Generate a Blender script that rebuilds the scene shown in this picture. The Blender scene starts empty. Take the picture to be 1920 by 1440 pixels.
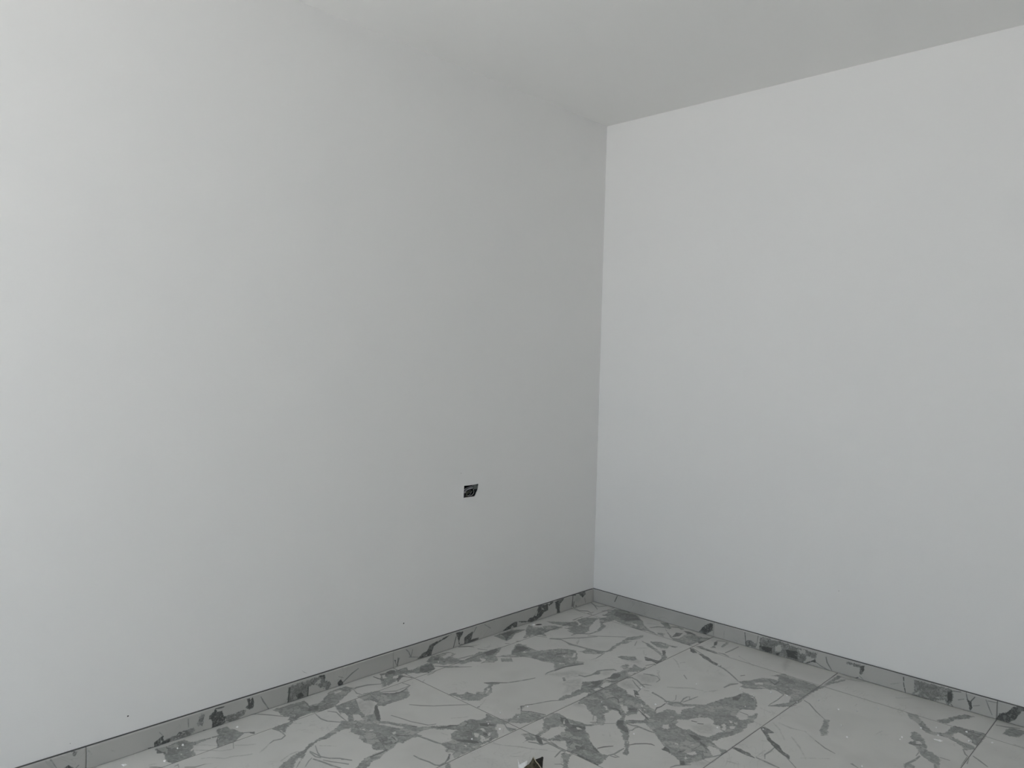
import bpy, bmesh, math, random
import numpy as np
from mathutils import Vector, Matrix
from mathutils.geometry import tessellate_polygon

scn = bpy.context.scene
COL = scn.collection

# ------------------------------------------------------------------ camera
cam_d = bpy.data.cameras.new('camera'); cam = bpy.data.objects.new('camera', cam_d); COL.objects.link(cam)
cam_d.sensor_width = 36.0; cam_d.sensor_fit = 'HORIZONTAL'; cam_d.lens = 1434.223 / 1920 * 36.0
cam_d.clip_start = 0.05
yaw, pitch, roll = -0.7635416, -0.0236496, 0.0269585
fw = Vector((math.sin(yaw)*math.cos(pitch), math.cos(yaw)*math.cos(pitch), math.sin(pitch)))
rt0 = Vector((math.cos(yaw), -math.sin(yaw), 0)); up0 = rt0.cross(fw)
rt = rt0*math.cos(roll) + up0*math.sin(roll); up = -rt0*math.sin(roll) + up0*math.cos(roll)
M = Matrix((rt, up, -fw)).transposed().to_4x4(); M.translation = (2.590657, -3.410436, 1.303749)
cam.matrix_world = M
scn.camera = cam

# ------------------------------------------------------------------ light: open sky through the balcony opening behind the camera
SKY = (0.76, 0.90, 1.06); SKY_STRENGTH = 2.65
SUN_STRENGTH = 57.0
EXPOSURE = -0.43
WIN = dict(x0=0.15, x1=2.15, z0=0.0, z1=2.55)          # opening in the rear wall
world = bpy.data.worlds.new('sky'); scn.world = world; world.use_nodes = True
bg = world.node_tree.nodes['Background']; bg.inputs[0].default_value = (*SKY, 1); bg.inputs[1].default_value = SKY_STRENGTH
sun_d = bpy.data.lights.new('sun', 'SUN'); sun = bpy.data.objects.new('sun', sun_d); COL.objects.link(sun)
sun_d.energy = SUN_STRENGTH; sun_d.color = (1.0, 0.972, 0.932); sun_d.angle = 0.009
sun.rotation_euler = Vector((-0.55, 0.02, -0.8)).to_track_quat('-Z', 'Y').to_euler()   # along the facade: falls on the terrace, not into the room
por_d = bpy.data.lights.new('sky_portal', 'AREA'); por = bpy.data.objects.new('sky_portal', por_d); COL.objects.link(por)
por_d.shape = 'RECTANGLE'; por_d.size = WIN['x1']-WIN['x0']; por_d.size_y = WIN['z1']-WIN['z0']
por.location = ((WIN['x0']+WIN['x1'])/2, -5.32, (WIN['z0']+WIN['z1'])/2); por.rotation_euler = (math.radians(90), 0, 0)
por_d.cycles.is_portal = True
scn.view_settings.view_transform = 'Standard'; scn.view_settings.look = 'None'
scn.view_settings.gamma = 1.0; scn.view_settings.use_curve_mapping = False
scn.view_settings.exposure = EXPOSURE
scn.cycles.use_denoising = True
scn.cycles.max_bounces = 9; scn.cycles.diffuse_bounces = 7; scn.cycles.glossy_bounces = 3

# ------------------------------------------------------------------ sizes
H = 2.6387         # ceiling height
LX, LY = 2.95, 5.3  # room: x 0..LX along the right wall, y 0..-LY along the left wall
HB, TB = 0.0705, 0.01015
TX0, TY0, PX, PY, GR = 0.1513, -0.1990, 0.6, 1.2, 0.0030

# ------------------------------------------------------------------ helpers
def link(name, me, mat=None, parent=None):
    o = bpy.data.objects.new(name, me); COL.objects.link(o)
    if mat and me is not None: me.materials.append(mat)
    if parent: o.parent = parent
    return o
def structure(o): o['kind'] = 'structure'; return o
def tag(o, label, cat, group=None):
    o['label'] = label; o['category'] = cat
    if group: o['group'] = group
    return o
def bm_obj(name, bm, mat=None, parent=None, smooth=False):
    me = bpy.data.meshes.new(name); bmesh.ops.recalc_face_normals(bm, faces=bm.faces)
    bm.to_mesh(me); bm.free()
    if smooth: me.polygons.foreach_set('use_smooth', [True]*len(me.polygons))
    return link(name, me, mat, parent)
def add_box(bm, a, b, bev=0.0):
    r = bmesh.ops.create_cube(bm, size=1.0); vs = r['verts']
    for v in vs:
        v.co = Vector([a[i] + (v.co[i]+0.5)*(b[i]-a[i]) for i in range(3)])
    if bev:
        es = list({e for v in vs for e in v.link_edges})
        bmesh.ops.bevel(bm, geom=es, offset=bev, segments=2, affect='EDGES', profile=0.7)
def add_tube(bm, pts, r, seg=8):
    pts = [Vector(p) for p in pts]; out = []
    for i in range(len(pts)-1):                       # Catmull-Rom smoothing
        p0 = pts[max(i-1, 0)]; p1 = pts[i]; p2 = pts[i+1]; p3 = pts[min(i+2, len(pts)-1)]
        for k in range(5):
            t = k/5
            out.append(0.5*((2*p1)+(-p0+p2)*t+(2*p0-5*p1+4*p2-p3)*t*t+(-p0+3*p1-3*p2+p3)*t**3))
    out.append(pts[-1]); rings = []
    for i, p in enumerate(out):
        d = (out[min(i+1, len(out)-1)]-out[max(i-1, 0)]).normalized()
        a = d.orthogonal().normalized() if i == 0 else (prev - d*prev.dot(d)).normalized()
        prev = a; b = d.cross(a); rr = r[i*(len(r)-1)//max(len(out)-1, 1)] if isinstance(r, (list, tuple)) else r
        rings.append([bm.verts.new(p + rr*(math.cos(2*math.pi*k/seg)*a + math.sin(2*math.pi*k/seg)*b)) for k in range(seg)])
    for i in range(len(rings)-1):
        for k in range(seg):
            bm.faces.new((rings[i][k], rings[i][(k+1) % seg], rings[i+1][(k+1) % seg], rings[i+1][k]))
    bm.faces.new(rings[0][::-1]); bm.faces.new(rings[-1])
def add_plate(bm, poly, mapf, d0, d1):
    """closed plate: 2-D outline mapped by mapf(u, v, depth), between the depths d0 and d1"""
    a = [bm.verts.new(mapf(u, v, d0)) for u, v in poly]; b = [bm.verts.new(mapf(u, v, d1)) for u, v in poly]
    n = len(poly); bm.faces.new(a[::-1]); bm.faces.new(b)
    for i in range(n): bm.faces.new((a[i], a[(i+1) % n], b[(i+1) % n], b[i]))
def holed_plate(bm, outer, inner, mapf, d0, d1):
    """plate with one hole, with its reveal"""
    pts = outer + inner
    tris = tessellate_polygon([[Vector((u, v, 0)) for u, v in outer], [Vector((u, v, 0)) for u, v in inner]])
    F = [bm.verts.new(mapf(u, v, d0)) for u, v in pts]; B = [bm.verts.new(mapf(u, v, d1)) for u, v in pts]
    for t in tris:
        bm.faces.new([F[i] for i in t]); bm.faces.new([B[i] for i in t][::-1])
    n, m = len(outer), len(inner)
    for i in range(n): bm.faces.new((F[i], F[(i+1) % n], B[(i+1) % n], B[i]))
    for i in range(m): bm.faces.new((F[n+i], F[n+(i+1) % m], B[n+(i+1) % m], B[n+i]))

# ------------------------------------------------------------------ materials
class NT:
    def __init__(s, name):
        s.m = bpy.data.materials.new(name); s.m.use_nodes = True; s.t = s.m.node_tree
        s.b = s.t.nodes['Principled BSDF']
    def n(s, typ, **kw):
        o = s.t.nodes.new(typ)
        for k, v in kw.items():
            if hasattr(o, k) and k not in o.inputs.keys(): setattr(o, k, v)
            else: s.put(o, k, v)
        return o
    def put(s, node, k, v):
        sock = node.inputs[k]
        if isinstance(v, bpy.types.NodeSocket): s.t.links.new(v, sock)
        elif isinstance(v, bpy.types.Node): s.t.links.new(v.outputs[0], sock)
        else: sock.default_value = v
    def math(s, op, a, b=None, c=None, clamp=False):
        o = s.t.nodes.new('ShaderNodeMath'); o.operation = op; o.use_clamp = clamp
        for i, v in enumerate((a, b, c)):
            if v is not None: s.put(o, i, v)
        return o.outputs[0]
    def ramp01(s, v, lo, hi, a=0.0, b=1.0):
        o = s.t.nodes.new('ShaderNodeMapRange'); o.interpolation_type = 'SMOOTHSTEP'
        for i, x in enumerate((v, lo, hi, a, b)): s.put(o, i, x)
        return o.outputs[0]
    def mix(s, f, a, b):
        o = s.t.nodes.new('ShaderNodeMix'); o.data_type = 'RGBA'
        s.put(o, 0, f)
        for k, v in ((6, a), (7, b)):
            s.put(o, k, v if not isinstance(v, tuple) else (*v, 1.0))
        return o.outputs[2]
    def noise(s, scale, detail=4.0, rough=0.6, vec=None, dist=0.0):
        o = s.t.nodes.new('ShaderNodeTexNoise'); o.inputs['Scale'].default_value = scale
        o.inputs['Detail'].default_value = detail; o.inputs['Roughness'].default_value = rough; o.inputs['Distortion'].default_value = dist
        if vec is not None: s.put(o, 'Vector', vec)
        return o.outputs['Fac']
    def bump(s, h, strength, dist):
        o = s.t.nodes.new('ShaderNodeBump'); o.inputs['Strength'].default_value = strength; o.inputs['Distance'].default_value = dist
        s.put(o, 'Height', h); s.t.links.new(o.outputs[0], s.b.inputs['Normal'])
    def pos(s): return s.t.nodes.new('ShaderNodeNewGeometry').outputs['Position']
def plain(name, col, rough=0.5, spec=0.5, noise=None):
    k = NT(name); k.b.inputs['Roughness'].default_value = rough; k.b.inputs['Specular IOR Level'].default_value = spec
    if noise:
        f = k.noise(noise[0], 5, 0.65, k.pos()); d = tuple(c*noise[1] for c in col)
        k.t.links.new(k.mix(k.ramp01(f, 0.35, 0.65), col, d), k.b.inputs['Base Color'])
    else: k.b.inputs['Base Color'].default_value = (*col, 1)
    return k.m
def plaster(name, col):
    k = NT(name); d = k.t.nodes.new('ShaderNodeBsdfDiffuse'); d.inputs['Color'].default_value = (*col, 1)   # dead-matt emulsion
    k.t.links.new(d.outputs[0], k.t.nodes['Material Output'].inputs['Surface']); k.t.nodes.remove(k.b)
    return k.m
def marble(name, base, mcol, dcol, rough=0.36, fine=1.0, simple=False):
    """porcelain tile: printed grey breccia veining. The veins' outlines come as distances (metres) on the mesh, the grain from noise."""
    k = NT(name); P = k.pos()
    def att(n):
        o = k.t.nodes.new('ShaderNodeAttribute'); o.attribute_name = n; return o.outputs['Fac']
    n1 = k.noise(48, 3, 0.62, P); n2 = k.noise(170, 1, 0.6, P) if not simple else n1
    rag = k.math('ADD', k.math('MULTIPLY', k.math('SUBTRACT', n1, 0.5), 0.022), k.math('MULTIPLY', k.math('SUBTRACT', n2, 0.5), 0.010))
    M_ = k.ramp01(k.math('ADD', att('vein_mass'), rag), -0.0002, 0.0032, 1, 0)
    rag2 = k.math('MULTIPLY', rag, 0.45)
    D_ = k.ramp01(k.math('ADD', att('vein_dark'), rag2), -0.0004, 0.0026, 1, 0)
    T_ = k.ramp01(k.math('ADD', att('vein_line'), k.math('MULTIPLY', rag, 0.10)), -0.0002, 0.0022, 1, 0)
    E_ = k.ramp01(k.math('ADD', att('vein_line_dark'), k.math('MULTIPLY', rag, 0.10)), -0.0002, 0.0022, 1, 0)
    B_ = k.ramp01(k.math('ADD', att('vein_wash'), k.math('MULTIPLY', rag, 1.6)), -0.012, 0.010, 1, 0)
    L_ = k.ramp01(k.math('ADD', att('vein_faint'), rag2), -0.002, 0.003, 1, 0)
    # white ground with pale clouds and hairlines
    cl = k.noise(5, 2, 0.6, P, 0.4)
    g = k.mix(k.ramp01(cl, 0.42, 0.72), base, tuple(c*0.93 for c in base))
    if not simple:
     hair = k.math('ABSOLUTE', k.math('SUBTRACT', k.noise(7, 3, 0.62, P, 1.2), 0.5))
     gate = k.ramp01(k.noise(4, 1, 0.5, P), 0.5, 0.62)
     g = k.mix(k.math('MULTIPLY', k.ramp01(hair, 0.0, 0.012, 1, 0), k.math('MULTIPLY', gate, 0.22)), g, mcol)
    lcol = tuple(0.45*a+0.55*b for a, b in zip(base, mcol))
    g = k.mix(k.math('MULTIPLY', B_, k.ramp01(n1, 0.3, 0.65, 0.25, 0.75)), g, lcol)
    g = k.mix(k.math('MULTIPLY', L_, 0.8), g, lcol)
    if simple:
        g = k.mix(M_, g, mcol); g = k.mix(T_, g, mcol); g = k.mix(D_, g, dcol)
        k.t.links.new(g, k.b.inputs['Base Color']); k.b.inputs['Roughness'].default_value = rough; k.b.inputs['Specular IOR Level'].default_value = 0.4
        return k.m
    # inside the grey masses: angular pale fragments, dark strands between them, clouds
    wv = k.t.nodes.new('ShaderNodeTexNoise'); wv.inputs['Scale'].default_value = 22*fine; wv.inputs['Detail'].default_value = 2
    k.put(wv, 'Vector', P)
    off_ = k.t.nodes.new('ShaderNodeVectorMath'); off_.operation = 'MULTIPLY_ADD'
    k.put(off_, 0, wv.outputs['Color']); off_.inputs[1].default_value = (0.05/fine,)*3; k.put(off_, 2, P)
    def vor(scale, feat):
        o = k.t.nodes.new('ShaderNodeTexVoronoi'); o.feature = feat; o.inputs['Scale'].default_value = scale*fine
        k.put(o, 'Vector', off_.outputs[0]); return o
    ve = vor(26, 'DISTANCE_TO_EDGE').outputs['Distance']; vc = vor(26, 'F1').outputs['Color']
    sep = k.t.nodes.new('ShaderNodeSeparateColor'); k.put(sep, 0, vc); cell = sep.outputs[0]
    s1 = k.noise(16*fine, 3, 0.66, P, 1.0); s2 = k.noise(80*fine, 2, 0.6, P, 0.6)
    mc = k.mix(k.ramp01(s1, 0.38, 0.66), tuple(c*1.12 for c in mcol), tuple(0.55*a+0.45*b for a, b in zip(mcol, dcol)))
    frag = k.math('MULTIPLY', k.ramp01(cell, 0.66, 0.80), k.ramp01(ve, 0.015, 0.09))
    mc = k.mix(k.math('MULTIPLY', frag, 0.8), mc, lcol)
    strand = k.math('MULTIPLY', k.ramp01(ve, 0.0, 0.05, 1, 0), k.ramp01(k.noise(9*fine, 1, 0.5, P), 0.46, 0.60))
    mc = k.mix(k.math('MULTIPLY', strand, 0.95), mc, dcol)
    mc = k.mix(k.math('MULTIPLY', k.ramp01(s2, 0.56, 0.64), 0.55), mc, lcol)
    mc = k.mix(k.math('MULTIPLY', k.ramp01(s2, 0.45, 0.36), 0.6), mc, dcol)
    g = k.mix(k.math('MULTIPLY', M_, k.ramp01(cl, 0.3, 0.6, 1.0, 0.86)), g, mc)
    g = k.mix(k.math('MULTIPLY', T_, k.ramp01(n1, 0.32, 0.5, 0.55, 0.95)), g, mcol)
    dk = k.mix(k.math('MULTIPLY', k.ramp01(cell, 0.5, 0.62), k.ramp01(ve, 0.03, 0.12)), dcol, tuple(0.8*c for c in mcol))
    g = k.mix(k.math('MULTIPLY', D_, k.ramp01(s2, 0.3, 0.5, 0.62, 1.0)), g, dk)
    g = k.mix(k.math('MULTIPLY', E_, 0.9), g, dcol)
    k.t.links.new(g, k.b.inputs['Base Color'])
    k.b.inputs['Roughness'].default_value = rough; k.b.inputs['Specular IOR Level'].default_value = 0.4
    k.bump(n2, 0.04, 0.001)
    return k.m
WHITE = (0.84, 0.836, 0.826)
M_wall = plaster('white_wall_paint', WHITE)
M_ceil = plaster('white_ceiling_paint', (0.86, 0.856, 0.842))
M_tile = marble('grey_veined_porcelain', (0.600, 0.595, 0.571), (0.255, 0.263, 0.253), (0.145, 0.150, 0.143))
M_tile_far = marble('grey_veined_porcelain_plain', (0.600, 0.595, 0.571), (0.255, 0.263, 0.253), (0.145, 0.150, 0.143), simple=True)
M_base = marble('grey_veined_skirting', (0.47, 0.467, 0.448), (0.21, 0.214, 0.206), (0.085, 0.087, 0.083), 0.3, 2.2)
M_grout = plain('grey_grout', (0.25, 0.25, 0.244), 0.9, 0.1)
M_gap = plain('dark_joint', (0.12, 0.12, 0.117), 0.9, 0.1)
M_mark = plain('dark_mark', (0.06, 0.06, 0.06), 0.9, 0.1)
M_scratch = plain('grey_scratch', (0.36, 0.36, 0.35), 0.9, 0.1)
M_fill_lit_edge = plain('white_filler_and_lit_edge', (0.88, 0.88, 0.87), 0.8, 0.2, (400, 0.95))  # white of the filler spot, also the painted lit edge round the outlet hole
M_conc = plain('terrace_concrete', (0.465, 0.465, 0.465), 0.9, 0.2)
M_alu = plain('white_aluminium', (0.78, 0.78, 0.77), 0.35, 0.5)

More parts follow.
